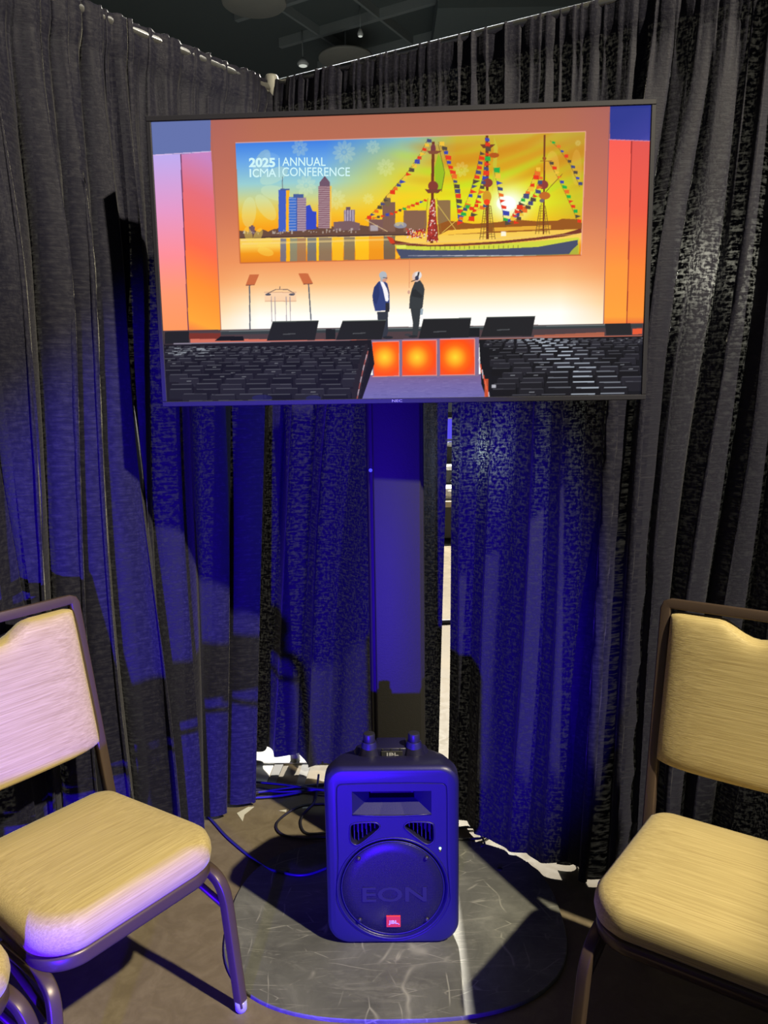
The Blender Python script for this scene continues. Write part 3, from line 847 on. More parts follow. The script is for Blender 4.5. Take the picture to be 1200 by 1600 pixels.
flags([(665, 312), (640, 322), (610, 334), (578, 342)], 13, 5, 2)
flags([(684, 222), (692, 236), (700, 262), (708, 285), (712, 312), (716, 350)], 17, 8, 1)
flags([(750, 236), (744, 265), (734, 300), (722, 330), (712, 352)], 16, 8, 3)
flags([(757, 215), (758, 240), (754, 275), (746, 305), (738, 330), (730, 346)], 18, 8, 5)
flags([(770, 262), (776, 290), (780, 312), (785, 332), (786, 348)], 9, 9, 0)
flags([(724, 322), (740, 330), (757, 320)], 6, 7, 1); flags([(786, 350), (806, 335), (816, 325)], 7, 8, 4)
flags([(838, 262), (828, 290), (814, 312), (795, 345)], 14, 8, 2)
flags([(842, 275), (836, 300), (822, 322), (800, 350)], 12, 7.5, 6)
flags([(858, 220), (872, 232), (890, 258), (905, 292)], 9, 6, 1)
flags([(856, 252), (872, 280), (884, 306), (896, 332), (903, 350)], 13, 6.5, 3)
line((570, 343), (605, 362), 0.9, (220, 190, 140)); line((683, 320), (712, 360), 0.9, (224, 196, 90)); line((712, 345), (690, 364), 0.9, (224, 196, 90)); line((676, 225), (600, 310), 0.6, (150, 120, 50), 0.6)
for a, b in zip(PIC, PIC[1:] + PIC[:1]): line(a, b, 1.6, (236, 170, 150) if a[1] < 230 else (186, 96, 60), 0.8)
line((639.5, 404), (639, 450), 0.9, (206, 130, 90), 0.8)
# lectern and prompter screens
for x, f in ((388, 1), (470, -1)):
    line((x + 2, 442), (x + 3, 516), 2.0, (84, 92, 104)) if f > 0 else line((482, 444), (486, 500), 2.0, (84, 92, 104))
poly([(390, 429), (405, 428.5), (398, 445), (384, 445.5)], (200, 106, 64)); poly([(466, 427), (481, 427), (489, 443), (474, 444)], (200, 106, 64)); line((384, 445.5), (398, 445), 1.0, (120, 70, 60)); line((474, 444), (489, 443), 1.0, (120, 70, 60))
poly([(413, 456.5), (463, 456.5), (463, 470.5), (414, 470.5)], (246, 206, 168)); line((413, 456.5), (463, 456.5), 0.9, (200, 150, 120)); line((414, 470.5), (463, 470.5), 0.9, (200, 150, 120))
for a, b in (((417, 459), (431, 452)), ((431, 452), (449, 452)), ((449, 452), (461, 459)), ((437, 452), (437.5, 447))): line(a, b, 1.1, (96, 80, 84))
ell(419, 460, 4.5, 1.8, (84, 84, 98)); ell(456, 460, 4.5, 1.8, (84, 84, 98))
for x in (424, 429.5, 447, 453): line((x, 463), (x + 1, 503), 1.1, (150, 140, 150))
# stage edge, monitors, risers
poly([(250, 516), (1020, 505), (1020, 535), (250, 540)], (78, 62, 66))
line((346, 520), (1003, 509), 5, (56, 62, 66)); line((345, 517), (945, 508), 1.2, (120, 130, 130))
poly([(258, 518), (296, 517), (296, 536), (258, 537)], (34, 34, 38)); poly([(296, 520), (345, 520), (345, 530), (296, 530)], (120, 50, 40)); poly([(834, 524), (944, 519), (944, 528), (834, 530)], (170, 96, 74)); poly([(945, 506), (985, 505), (987, 523), (947, 524)], (38, 38, 42)); poly([(988, 514), (1003, 513), (1003, 522), (988, 523)], (226, 90, 56))
poly([(298, 529), (345, 529), (600, 531), (600, 535), (298, 537)], (206, 110, 90)); line((272, 537), (1003, 526), 3.2, (132, 124, 140)); line((272, 540), (580, 534), 1.6, (226, 120, 96), 0.9); line((748, 530), (1003, 525), 1.6, (226, 120, 90), 0.9)
poly([(336, 532), (345, 525), (380, 525), (382, 532)], (26, 26, 30)); rect(509, 514, 524, 530, (32, 34, 38)); rect(731, 512, 749, 526, (30, 32, 36))
def monitor(x0, x1, y0, y1, k):
    poly([(x0 + k, y0 + 1.5), (x1 + 0.0, y0), (x1 - k * 0.75, y1), (x0 - 1, y1 + 1)], (36, 36, 40)); line((x0 + k, y0 + 1.5), (x1, y0), 1.4, (84, 92, 88))
    line((x0 + k + 16, (y0 + y1) / 2 + 6), (x0 + k + 36, (y0 + y1) / 2 + 5), 1.4, (96, 98, 102), 0.8)
def person(x, top, bot, coat, legs, f):
    h = bot - top
    ell(x, top + 0.085 * h, 0.058 * h, 0.082 * h, (206, 160, 140)); ell(x - f * 1.0, top + 0.06 * h, 0.06 * h, 0.062 * h, (196, 200, 206))
    return h
# left man, navy jacket, white shirt
poly([(589, 487), (606, 487), (606, 519), (603, 527), (596, 527), (597, 500), (590, 500)], (52, 56, 68)); ell(606, 527, 8, 2.2, (40, 42, 50))
poly([(591, 440), (598, 437), (605, 443), (608, 456), (608.5, 483), (602, 485), (586, 486), (583, 474), (581.5, 462), (584, 449)], (52, 66, 122)); poly([(584, 449), (591, 441), (593, 460), (588, 476), (582, 470)], (44, 56, 106))
poly([(593, 438), (599, 441), (607, 456), (606, 470), (602, 470), (598, 452)], (244, 240, 244)); line((603, 444), (608, 462), 1.2, (60, 60, 90)); ell(604.5, 467, 2.4, 4, (250, 250, 250)); rect(602, 473, 608, 487, (46, 46, 54))
ell(600, 433.5, 5.0, 7.2, (206, 150, 128)); ell(598, 430, 6.0, 6.0, (176, 182, 190)); poly([(594, 433), (597, 433), (597, 440), (594, 440)], (170, 174, 180)); line((598, 433.6), (605, 434.6), 1.1, (60, 60, 70))
# right man, black suit, headset
poly([(641, 481), (657, 481), (655, 505), (652, 526), (644, 526), (645, 505)], (54, 58, 62)); ell(645, 525.5, 7, 2, (44, 44, 50)); ell(637, 523, 5, 2, (60, 60, 66))
poly([(648, 440), (656, 438), (661, 445), (663, 452), (660, 480), (658, 483), (639, 482), (640, 464), (643, 452)], (56, 60, 64)); poly([(643, 453), (649, 452), (660, 462), (658, 466), (643, 463)], (44, 46, 50)); ell(638.5, 456.5, 2.0, 3.0, (206, 160, 140))
ell(650, 432.5, 6.4, 8.0, (222, 190, 176)); ell(653, 430, 5.5, 6.0, (226, 220, 220)); line((654, 425), (651.5, 436), 2.4, (36, 36, 42)); ell(651, 434.5, 3.0, 3.6, (60, 60, 84)); line((650, 437), (642, 440), 1.3, (50, 40, 40)); poly([(657, 482), (661, 482), (660, 492), (656, 492)], (150, 166, 176))
monitor(418, 498, 501, 531, 8); monitor(526, 603, 500, 530, 9); monitor(655, 736, 497, 528, 6); monitor(752, 836, 494.5, 525, 8)
# stage front boxes glowing orange, aisle carpet
poly([(560, 586), (770, 584), (775, 640), (545, 640)], None, fn=lambda x, y: grad(y, [(586, (120, 96, 140)), (600, (116, 102, 160)), (620, (112, 106, 172)), (640, (104, 96, 160))]))
for k in range(200):
    x, y = rs.uniform(575, 755), rs.uniform(588, 624); line((x, y), (x + rs.uniform(4, 12), y - 0.2), 0.7, (150, 140, 190) if k % 2 else (80, 76, 130), 0.25)
poly([(579, 531), (748, 527), (748, 588), (583, 590)], (126, 108, 140))
def glow(cx, cy, r):
    def f(x, y):
        d = np.hypot((x - cx), (y - cy)) / r
        return grad(d, [(0, (254, 214, 50)), (0.35, (254, 170, 34)), (0.7, (254, 104, 22)), (1.0, (250, 80, 22)), (1.35, (232, 80, 56)), (1.6, (206, 90, 84))])
    return f
for (a, b, c, d), cx in (((581.5, 534, 623.5, 588), 601), ((628, 532, 682, 587), 651.5), ((687, 530, 741.5, 586), 711)):
    poly([(a, b), (c, b - 1), (c, d - 1), (a + (3 if cx == 601 else 0.5), d)], None, fn=glow(cx, 558, 27)); line((a, d), (c, d - 1), 1.2, (230, 140, 130)); line((c, b), (c, d), 1.0, (236, 150, 130)); line((a, b), (c, b - 1), 1.2, (220, 150, 150))
# audience chairs
BL = [(250, 538), (580, 531), (585, 568), (560, 640), (250, 640)]; BR = [(748, 530), (1010, 525), (1010, 640), (766, 640), (752, 600)]
poly(BL, (30, 28, 34)); poly(BR, (26, 26, 32))
def rows(xl, xr, y0, y1, n, sk, hl, xc):
    for r_ in range(n):
        f = r_ / (n - 1); y = y0 + (y1 - y0) * (0.25 * f + 0.75 * f ** 1.7); w = 12 + 34 * f; hh = 4 + 13 * f
        x = xl(f) - rs.uniform(0, w); 
        while x < xr(f):
            yl = y - sk * (x - xl(f)) + rs.uniform(-1, 1)
            dk = rs.uniform(0.7, 1.2); cc = (34 * dk, 33 * dk, 40 * dk)
            if xl(f) - 2 <= x and x + w * 0.9 < xr(f) + 3:
                poly([(x, yl + 1.5), (x + 2, yl), (x + w * 0.9 - 2, yl - 0.3), (x + w * 0.9, yl + 1.2), (x + w * 0.88, yl + hh), (x + 0.5, yl + hh)], cc)
                b = np.exp(-((x + w / 2 - xc(f)) / 46.0) ** 2) if hl else 0.12 * rs.uniform(0, 1)
                c0 = np.array((84, 84, 92)) * (1 - b) + np.array((214, 226, 240)) * b
                line((x + 2, yl + 0.6), (x + w * 0.9 - 2, yl + 0.3), 0.9 + 0.9 * b + 0.3 * f, tuple(c0), 0.75)
                if rs.uniform() < 0.22: line((x + w * .35, yl + hh * .35), (x + w * .55, yl + hh * .33), 1.2, (180, 184, 190), 0.5 if not hl else 0.6)
                line((x + w * 0.9, yl + 1), (x + w * 0.9, yl + hh), 0.8, (12, 12, 16), 0.8)
            x += w
rows(lambda f: 252, lambda f: 578 - 14 * f, 541, 624, 15, -0.0, False, lambda f: 400)
rows(lambda f: 752 + 12 * f, lambda f: 1012, 531, 616, 15, 0.012, True, lambda f: 842 + 90 * f)
for k in range(26):
    x = rs.uniform(262, 330); y = rs.uniform(538, 556); line((x, y), (x + rs.uniform(4, 14), y), 1.2, (150, 156, 164), 0.7)
for k in range(9):
    f = k / 8; x, y = 574 - 16 * f, 540 + 70 * f ** 1.2
    poly([(x - 4 - 6 * f, y - 3), (x, y - 3), (x + 2, y + 26), (x - 4, y + 30)], (40, 36, 42)); line((x + 1, y + 8), (x - 2, y + 22), 1.8, (206, 180, 190) if k % 2 else (176, 90, 84), 0.8)
for k in range(7):
    f = k / 6; x, y = 748 + 15 * f, 560 + 52 * f
    line((x, y), (x + 2, y + 14), 2.0, (214, 200, 210) if k % 2 == 0 else (226, 80, 50), 0.85)
rect(757, 592, 763, 622, (230, 90, 50), 0.8); rect(768, 601, 775, 606, (210, 210, 220), 0.8)
for cx, cy, rx in ((410, 621, 16), (490, 622, 12)): ell(cx, cy, rx, 5, (40, 40, 150), 0.35)

small = IMG.reshape(GH, SSX, GW, SSX, 3).mean((1, 3)) / 255.0
lin = np.where(small <= 0.04045, small / 12.92, ((small + 0.055) / 1.055) ** 2.4)
gx = (np.arange(GW) / (GW - 1) - 0.5) * SW; gz = (0.5 - np.arange(GH) / (GH - 1)) * SH
sv = np.zeros((GH, GW, 3), np.float32); sv[..., 0] = gx[None]; sv[..., 2] = gz[:, None]; sv[..., 1] = -0.0005
me = bpy.data.meshes.new('screen')
I = np.arange(GH * GW, dtype=np.int32).reshape(GH, GW)
Fq = np.stack([I[1:, :-1], I[1:, 1:], I[:-1, 1:], I[:-1, :-1]], -1).reshape(-1)
nf = len(Fq) // 4
me.vertices.add(GH * GW); me.vertices.foreach_set('co', sv.ravel())
me.loops.add(nf * 4); me.loops.foreach_set('vertex_index', Fq)
me.polygons.add(nf); me.polygons.foreach_set('loop_start', np.arange(nf, dtype=np.int32) * 4)
me.update(calc_edges=True)
ca = me.color_attributes.new('picture', 'FLOAT_COLOR', 'POINT')
ca.data.foreach_set('color', np.concatenate([lin, np.ones((GH, GW, 1))], -1).astype(np.float32).ravel())
ts = NT('television_picture'); at = ts.n('ShaderNodeAttribute'); at.attribute_name = 'picture'
ts.l(at.outputs['Color'], ts.b.inputs['Emission Color']); ts.b.inputs['Emission Strength'].default_value = 1.06
ts.set(Base_Color=(0.002, 0.002, 0.002), Roughness=0.45); ts.b.inputs['Specular IOR Level'].default_value = 0.02
me.materials.append(ts.m)
scr = link(bpy.data.objects.new('screen', me), tv)
tag(scr, 'lit screen showing two men on an orange stage under a sunset ship picture')
del IMG, PX, PY
TXT = emission('pale_screen_lettering', (0.62, 0.90, 0.93), 1.0)


def screen_text(body, x0, x1, y0, y1, off):
    c = np.c_[[((x0 + x1) / 2, (y0 + y1) / 2), (x0, (y0 + y1) / 2), (x1, (y0 + y1) / 2), ((x0 + x1) / 2, y0), ((x0 + x1) / 2, y1)], np.ones(5)] @ HM.T
    c = c[:, :2] / c[:, 2:]; X = (c[:, 0] - 0.5) * SW; Z = (0.5 - c[:, 1]) * SH
    o = text_mesh('screen_lettering', body, 0.03, TXT, scr, 0.0, off, width=math.hypot(X[2] - X[1], Z[2] - Z[1]), height=Z[3] - Z[4])
    o.rotation_euler = (math.radians(90), -math.atan2(Z[2] - Z[1], X[2] - X[1]), 0); o.location = (X[0], -0.0009, Z[0])


screen_text('2025', 388.5, 429.5, 246.5, 261.5, 0.0012)
screen_text('I', 389.6, 392.2, 264, 277, 0.0)
screen_text('C', 394.0, 404.2, 263.8, 277.2, 0.0006)
screen_text('M', 405.8, 418.6, 263.6, 276.6, 0.0)
screen_text('A', 418.8, 431.2, 263.4, 276.4, 0.0004)
screen_text('ANNUAL', 440.5, 508, 246, 259.5, 0.0002)
screen_text('CONFERENCE', 440.5, 546, 261.5, 275.5, 0.0002)
screen_text('|', 435, 436.4, 247, 277, 0.0)
#SCREEN_END

# ------------------------------------------------------------------ loudspeaker
sp = thing('loudspeaker', 'black powered loudspeaker standing on the round floor plate, lit blue', 'loudspeaker', (0.0085, 1.785, PZ), math.radians(-0.5))
W_, H_ = 0.340, 0.493


def sp_ring(y, ix, iz, r, rb):
    return [(x, y, z + H_ / 2 + 0.001) for x, z in rrect(W_ - 2 * ix, H_ - 2 * iz, r, 8, rb)]


body = obj('cabinet', loft_bm([sp_ring(0.0, 0.012, 0.012, 0.040, 0.050), sp_ring(0.0015, 0.0075, 0.0075, 0.043, 0.053), sp_ring(0.006, 0.0025, 0.0025, 0.045, 0.055),
                               sp_ring(0.013, 0.0, 0.0, 0.046, 0.056), sp_ring(0.05, 0.0, 0.0, 0.046, 0.056), sp_ring(0.14, 0.012, 0.030, 0.046, 0.05),
                               sp_ring(0.225, 0.045, 0.06, 0.04, 0.045), sp_ring(0.25, 0.06, 0.08, 0.03, 0.035)]), M['speaker'], sp)
cut = []
HT = H_ - 0.024


def cutter(bm):
    o = obj('cutter', bm, M['speaker_dark'], sp, False); cut.append(o)


# groove outlining the raised front panel
g = []
R_, zc = 0.150, 0.160
for k in range(25):
    a = math.radians(180 + 12 + (180 - 24) * k / 24); g.append((R_ * math.cos(a), zc + R_ * math.sin(a)))
g += [(0.141, 0.21), (0.139, 0.25), (0.139, 0.30), (0.139, 0.36), (0.139, 0.41), (0.138, 0.435)]
g += [(0.125 + 0.013 * math.cos(math.radians(a)), 0.437 + 0.013 * math.sin(math.radians(a))) for a in (20, 50, 80)]
g += [(0.08, 0.4515), (0.03, 0.452), (-0.03, 0.452), (-0.08, 0.4515)]
g += [(-0.125 + 0.013 * math.cos(math.radians(a)), 0.437 + 0.013 * math.sin(math.radians(a))) for a in (100, 130, 160)]
g += [(-0.138, 0.435), (-0.139, 0.41), (-0.139, 0.36), (-0.139, 0.30), (-0.139, 0.25), (-0.141, 0.21)]
cutter(tube_bm([(x, 0.0, z) for x, z in g], 0.0021, 6, closed=True, flat=(0, 1, 0)))
# horn mouth
cutter(loft_bm([[(x, y, z) for x, z in ((-a, z0), (-a * 0.33, z0 - bow), (a * 0.33, z0 - bow), (a, z0), (a, z1), (0.33 * a, z1), (-0.33 * a, z1), (-a, z1))]
                for y, a, z0, z1, bow in ((-0.01, 0.102, 0.366, 0.431, 0.005), (0.0, 0.100, 0.368, 0.430, 0.005), (0.035, 0.058, 0.393, 0.424, 0.0), (0.055, 0.056, 0.395, 0.423, 0.0))]))


def port_outline(sgn, grow=0.0):
    base = [(-0.104, 0.333), (-0.098, 0.341), (-0.080, 0.344), (-0.048, 0.3445), (-0.036, 0.339), (-0.034, 0.331), (-0.046, 0.318), (-0.078, 0.291), (-0.091, 0.286), (-0.101, 0.292), (-0.105, 0.302)]
    cx, cz = -0.075, 0.322
    return [(sgn * -(cx + (x - cx) * (1 + grow)), cz + (z - cz) * (1 + grow)) for x, z in spline([Vector((x, z, 0)) for x, z in base], 3, True) for x, z in [(x, z)]] if False else \
        [(-sgn * (cx + (p.x - cx) * (1 + grow)), cz + (p.y - cz) * (1 + grow)) for p in spline([Vector((x, z, 0)) for x, z in base], 3, True)]


for sg in (1, -1):
    cutter(loft_bm([[(x, y, z) for x, z in port_outline(sg, gr)] for y, gr in ((-0.004, 0.07), (0.0015, 0.03), (0.006, 0.0), (0.045, -0.05))]))
# woofer recess
cutter(lathe_bm([(0.0, -0.01), (0.1405, -0.01), (0.1385, 0.002), (0.134, 0.007), (0.133, 0.06), (0.0, 0.06)], 64, center=(0, 0, 0.160), axis='y'))
boolean_cut(body, cut)
autosmooth(body, 30)
for sg in (1, -1):
    obj('port_lip', tube_bm([(x, -0.0005, z) for x, z in port_outline(sg, 0.06)], 0.0022, 6, closed=True, flat=(0, 1, 0)), M['speaker'], sp)
    b = bmesh.new()
    for k in range(6):
        x = sg * (0.044 + k * 0.0105)
        box_bm(x - 0.0012, x + 0.0012, 0.014, 0.042, 0.288 + max(0, (0.085 - abs(x))) * 0.8, 0.341, 0, 1, b)
    o = obj('port_vane', b, M['speaker'], sp, False)
obj('horn_lip', tube_bm([(x, 0.0005, z) for x, z in ((-0.1, 0.3665), (-0.066, 0.364), (-0.033, 0.3628), (0, 0.3624), (0.033, 0.3628), (0.066, 0.364), (0.1, 0.3665))], 0.0022, 6, flat=(0, 1, 0)), M['speaker'], sp)
obj('woofer_ring', tube_bm([(0.1425 * math.cos(2 * math.pi * k / 72), 0.0, 0.160 + 0.1425 * math.sin(2 * math.pi * k / 72)) for k in range(72)], 0.0028, 6, closed=True, flat=(0, 1, 0)), M['speaker'], sp)
obj('horn_throat', box_bm(-0.05, 0.05, 0.0535, 0.0545, 0.397, 0.421), M['speaker_dark'], sp, False)
obj('woofer_cone', lathe_bm([(0.128, 0.02), (0.12, 0.016), (0.112, 0.022), (0.05, 0.048), (0.042, 0.046), (0.025, 0.036), (0.0, 0.032)], 48, center=(0, 0, 0.160), axis='y'), M['cone'], sp)
obj('grille', lathe_bm([(0.131, 0.004), (0.128, 0.001), (0.10, -0.001), (0.05, -0.0025), (0.004, -0.003)], 64, center=(0, 0, 0.160), axis='y'), M['grille'], sp)
obj('grille_rim', tube_bm([(0.1315 * math.cos(2 * math.pi * k / 64), 0.003, 0.160 + 0.1315 * math.sin(2 * math.pi * k / 64)) for k in range(64)], 0.0022, 6, closed=True, flat=(0, 1, 0)), M['speaker'], sp)
for a in (45, 135, 225, 315):
    x, z = 0.1225 * math.cos(math.radians(a)), 0.160 + 0.1225 * math.sin(math.radians(a))
    o = obj('grille_screw', lathe_bm([(0.0, -0.006), (0.0035, -0.0055), (0.0055, -0.003), (0.0055, 0.003), (0.0, 0.003)], 12, center=(x, 0, z), axis='y'), M['cable'], sp)
tg = text_mesh('model_lettering', 'EON', 0.06, M['grille_letter'], sp, 0.0008, 0.001, width=0.165, height=0.042)
tg.rotation_euler = (math.radians(90), 0, 0); tg.location = (0.004, -0.0028, 0.146)
tag(tg, 'dark embossed lettering across the grille')
bg = obj('badge', box_bm(-0.0185, 0.0185, -0.0055, -0.0005, 0.0535, 0.0855, 0.001, 1), M['badge'], sp, False)
tag(bg, 'small square red-orange badge')
jt = text_mesh('badge_lettering', 'JBL', 0.02, M['badge_text'], bg, 0.0003, 0.0004, width=0.025, height=0.0125)
jt.rotation_euler = (math.radians(90), 0, 0); jt.location = (0, -0.0058, 0.0675)
ex = obj('exclamation_dot', box_bm(0.0135, 0.0155, -0.0060, -0.0054, 0.0615, 0.0635), M['badge_text'], bg, False)
obj('power_light', lathe_bm([(0.0, -0.003), (0.0025, -0.0025), (0.0032, 0.0), (0.0, 0.001)], 12, center=(0.1215, 0, 0.2725), axis='y'), M['led'], sp)
obj('power_light', lathe_bm([(0.0, -0.002), (0.003, -0.0015), (0.0036, 0.0), (0.0, 0.001)], 12, center=(0.1215, 0, 0.2655), axis='y'), M['chrome'], sp)
# top handle with two posts
hb = obj('handle_base', loft_bm([[(x, y, z) for x, y in rrect(w, d, 0.015, 4)] for w, d, z in ((0.205, 0.10, HT - 0.012), (0.19, 0.095, HT + 0.004), (0.175, 0.088, HT + 0.009))]), M['speaker'], sp)
hb.location = (0, 0.12, 0); autosmooth(hb, 40)
for sx in (-1, 1):
    px = 0.0015 + sx * 0.0585
    o = obj('handle_post', lathe_bm([(0.031, HT + 0.004), (0.026, HT + 0.016), (0.0195, HT + 0.046), (0.0175, HT + 0.050), (0.0, HT + 0.050)], 28, center=(px, 0.095, 0)), M['speaker'], sp)
    autosmooth(o, 40)
    kb = obj('post_knob', lathe_bm([(0.0145, HT + 0.049), (0.0155, HT + 0.054), (0.0155, HT + 0.068), (0.014, HT + 0.0715), (0.0, HT + 0.0725)], 24, center=(px, 0.095, 0)), M['cable'], o)
    autosmooth(kb, 40)
obj('handle_grip', box_bm(-0.04, 0.04, 0.085, 0.15, HT + 0.006, HT + 0.034, 0.004, 2), M['speaker'], sp)
lb = obj('handle_label', box_bm(-0.026, 0.030, 0.0825, 0.0855, HT + 0.008, HT + 0.027, 0.0012, 1), M['emboss'], sp, False)
hl = text_mesh('handle_lettering', 'JBL', 0.02, M['logo'], lb, 0.0004, 0.0003, width=0.034, height=0.011)
hl.rotation_euler = (math.radians(90), 0, 0); hl.location = (0.002, 0.0822, HT + 0.0175)
for k in (-1, 0, 1):
    obj('grip_rib', box_bm(k * 0.023 - 0.001, k * 0.023 + 0.003, 0.0835, 0.086, HT + 0.0285, HT + 0.033, 0.0005, 1), M['emboss'], sp, False)

# ------------------------------------------------------------------ banquet chairs
SEAT_TOP = 0.455


def seat_outline(k=1.0, n=72):
    """rounded trapezoid seen from above, front at -y"""
    corners = [(0.212, -0.205, 0.080), (-0.212, -0.205, 0.080), (-0.188, 0.215, 0.045), (0.188, 0.215, 0.045)]
    P = [Vector((x, y, 0)) for x, y, r in corners]; out = []
    for i, (x, y, r) in enumerate(corners):
        c = P[i]; a = (P[i - 1] - c).normalized(); b = (P[(i + 1) % 4] - c).normalized()
        half = a.angle(b) / 2; tlen = r / math.tan(half); cen = c + (a + b).normalized() * (r / math.sin(half))
        p0 = c + a * tlen - cen; p1 = c + b * tlen - cen
        for j in range(n // 4):
            t = j / (n // 4 - 1)
            v = p0.lerp(p1, t).normalized() * r
            out.append(cen + v)
    cy = 0.0
    return [Vector((p.x * k, cy + (p.y - cy) * k, 0)) for p in out]


def make_chair(label, loc, rotz):
    t = thing('banquet_chair', label, 'chair', loc, rotz, 'banquet chairs')
    # cushion
    rings = []
    for k, z in ((0.93, 0.390), (0.985, 0.392), (1.02, 0.400), (1.035, 0.415), (1.03, 0.430), (1.005, 0.443), (0.96, 0.452), (0.89, 0.4575), (0.78, 0.461), (0.6, 0.464), (0.35, 0.466), (0.1, 0.467)):
        rings.append([(p.x, p.y, z + (0.006 - 0.030 * (p.y + 0.2) if z > 0.41 else 0) * (1 if z > 0.43 else 0.5)) for p in seat_outline(k)])
    obj('seat', loft_bm(rings), M['fabric'], t)
    # frame rim below
    ol = seat_outline(1.0)
    obj('seat_frame', loft_bm([[(p.x * k, p.y * k, z) for p in ol] for k, z in ((0.93, 0.362), (1.0, 0.362), (1.012, 0.368), (1.012, 0.386), (1.0, 0.392), (0.93, 0.392))]), M['brown_metal'], t)
    # back frame: two posts and a top bar in one inverted U
    y0, z0, y1, z1 = 0.215, 0.38, 0.335, 0.915
    hw0, hw1 = 0.203, 0.212
    def bp(side, z):
        f = (z - z0) / (z1 - z0)
        return Vector((side * (hw0 + (hw1 - hw0) * f), y0 + (y1 - y0) * f, z))
    path = [bp(-1, z0), bp(-1, 0.6), bp(-1, z1 - 0.012), bp(-1, z1 - 0.0035) + Vector((0.0035, 0, 0)), bp(-1, z1) + Vector((0.012, 0, 0)),
            bp(1, z1) + Vector((-0.012, 0, 0)), bp(1, z1 - 0.0035) + Vector((-0.0035, 0, 0)), bp(1, z1 - 0.012), bp(1, 0.6), bp(1, z0)]
    bf = obj('back_frame', tube_bm(path, 0.0125, square=True, flat=(0, 1, 0)), M['brown_metal'], t)
    autosmooth(bf, 50)
    # back pad with a scooped hand hold
    zb, zt, half = 0.545, 0.897, 0.197
    nx, nzv = 41, 28
    front = {}; bmp = bmesh.new()
    def top(x):
        a = abs(x); s = 0.0
        if a < 0.085: s = 0.036 * (0.5 + 0.5 * math.cos(math.pi * (a / 0.085))) ** 0.75
        return zt - s - 0.005 * max(0, (a - 0.17) / 0.027) ** 2
    def bot(x):
        return zb + 0.010 * (abs(x) / half) ** 6
    for side in (0, 1):
        for i in range(nx):
            for j in range(nzv):
                e = math.sin((i / (nx - 1) - 0.5) * math.pi); x = half * e
                q = 0.5 + 0.5 * math.sin((j / (nzv - 1) - 0.5) * math.pi)
                z = bot(x) + (top(x) - bot(x)) * q
                edge = (max(0.0, 1 - e ** 4) * max(0.0, 1 - (2 * q - 1) ** 8)) ** 0.35
                f = (z - z0) / (z1 - z0); yb = y0 + (y1 - y0) * f
                dep = (-0.012 - 0.026 * edge - 0.006 * (1 - e * e)) if side == 0 else (0.010 + 0.008 * edge)
                if i in (0, nx - 1) or j in (0, nzv - 1): dep = -0.002
                front[(side, i, j)] = bmp.verts.new((x, yb + dep, z))
    for side in (0, 1):
        for i in range(nx - 1):
            for j in range(nzv - 1):
                q = [front[(side, i, j)], front[(side, i + 1, j)], front[(side, i + 1, j + 1)], front[(side, i, j + 1)]]
                bmp.faces.new(q if side == 0 else q[::-1])
    bmesh.ops.remove_doubles(bmp, verts=bmp.verts, dist=1e-5)
    bmesh.ops.recalc_face_normals(bmp, faces=bmp.faces)
    obj('backrest', bmp, M['fabric'], t)
    # legs
    for sx in (-1, 1):
        x = sx * 0.200
        fp = [(x, -0.02, 0.356), (x, -0.12, 0.356), (x + sx * 0.001, -0.165, 0.352), (x + sx * 0.003, -0.190, 0.338), (x + sx * 0.006, -0.202, 0.315), (x + sx * 0.009, -0.207, 0.285), (x + sx * 0.024, -0.222, 0.016)]
        lg = obj('leg', tube_bm([Vector(p) for p in spline([Vector(p) for p in fp[:-1]], 4)] + [Vector(fp[-1])], 0.0120, square=True, flat=(0, 0, 1)), M['brown_metal'], t); autosmooth(lg, 50)
        obj('glide', lathe_bm([(0.0, -0.016), (0.011, -0.016), (0.0145, -0.010), (0.0145, 0.012), (0.0, 0.012)], 16, center=(x + sx * 0.024, -0.222, 0.016)), M['glide'], lg)
        rp = [(x * 0.97, 0.20, 0.385), (x * 0.98, 0.205, 0.30), (x + sx * 0.012, 0.262, 0.016)]
        lg = obj('leg', tube_bm(rp, 0.0120, square=True, flat=(0, 1, 0)), M['brown_metal'], t); autosmooth(lg, 50)
        obj('glide', lathe_bm([(0.0, -0.016), (0.011, -0.016), (0.0145, -0.010), (0.0145, 0.012), (0.0, 0.012)], 16, center=(x + sx * 0.012, 0.262, 0.016)), M['glide'], lg)
        obj('side_stretcher', tube_bm([(x + sx * 0.006, -0.204, 0.275), (x, 0.0, 0.330), (x * 0.98, 0.203, 0.335)], 0.008, 8), M['brown_metal'], t)
    obj('rear_stretcher', tube_bm([(-0.196, 0.20, 0.33), (0.196, 0.20, 0.33)], 0.008, 8), M['brown_metal'], t)
    hk = obj('ganging_hook', tube_bm(spline([Vector(p) for p in ((-0.205, 0.02, 0.356), (-0.235, 0.02, 0.352), (-0.252, 0.02, 0.338), (-0.255, 0.02, 0.318))], 4), 0.005, 8), M['chrome'], t)
    return t


def copy_tree(o, parent=None):
    c = o.copy(); COL.objects.link(c)
    if parent is not None: c.parent = parent
    for ch in o.children: copy_tree(ch, c)
    return c


chairL = make_chair('gold striped banquet chair at the left, turned towards the loudspeaker', (-0.665, 1.545, 0), math.radians(53))
chairR = copy_tree(chairL)
chairR.location = (0.672, 1.405, 0); chairR.rotation_euler = (0, 0, math.radians(-34))
chairR['label'] = 'gold striped banquet chair at the right, half its seat in shadow'
chair3 = copy_tree(chairL)
chair3.location = (-0.940, 1.150, 0); chair3.rotation_euler = (0, 0, math.radians(60))
chair3['label'] = 'banquet chair mostly outside the photo, only its seat corner and leg at bottom left'

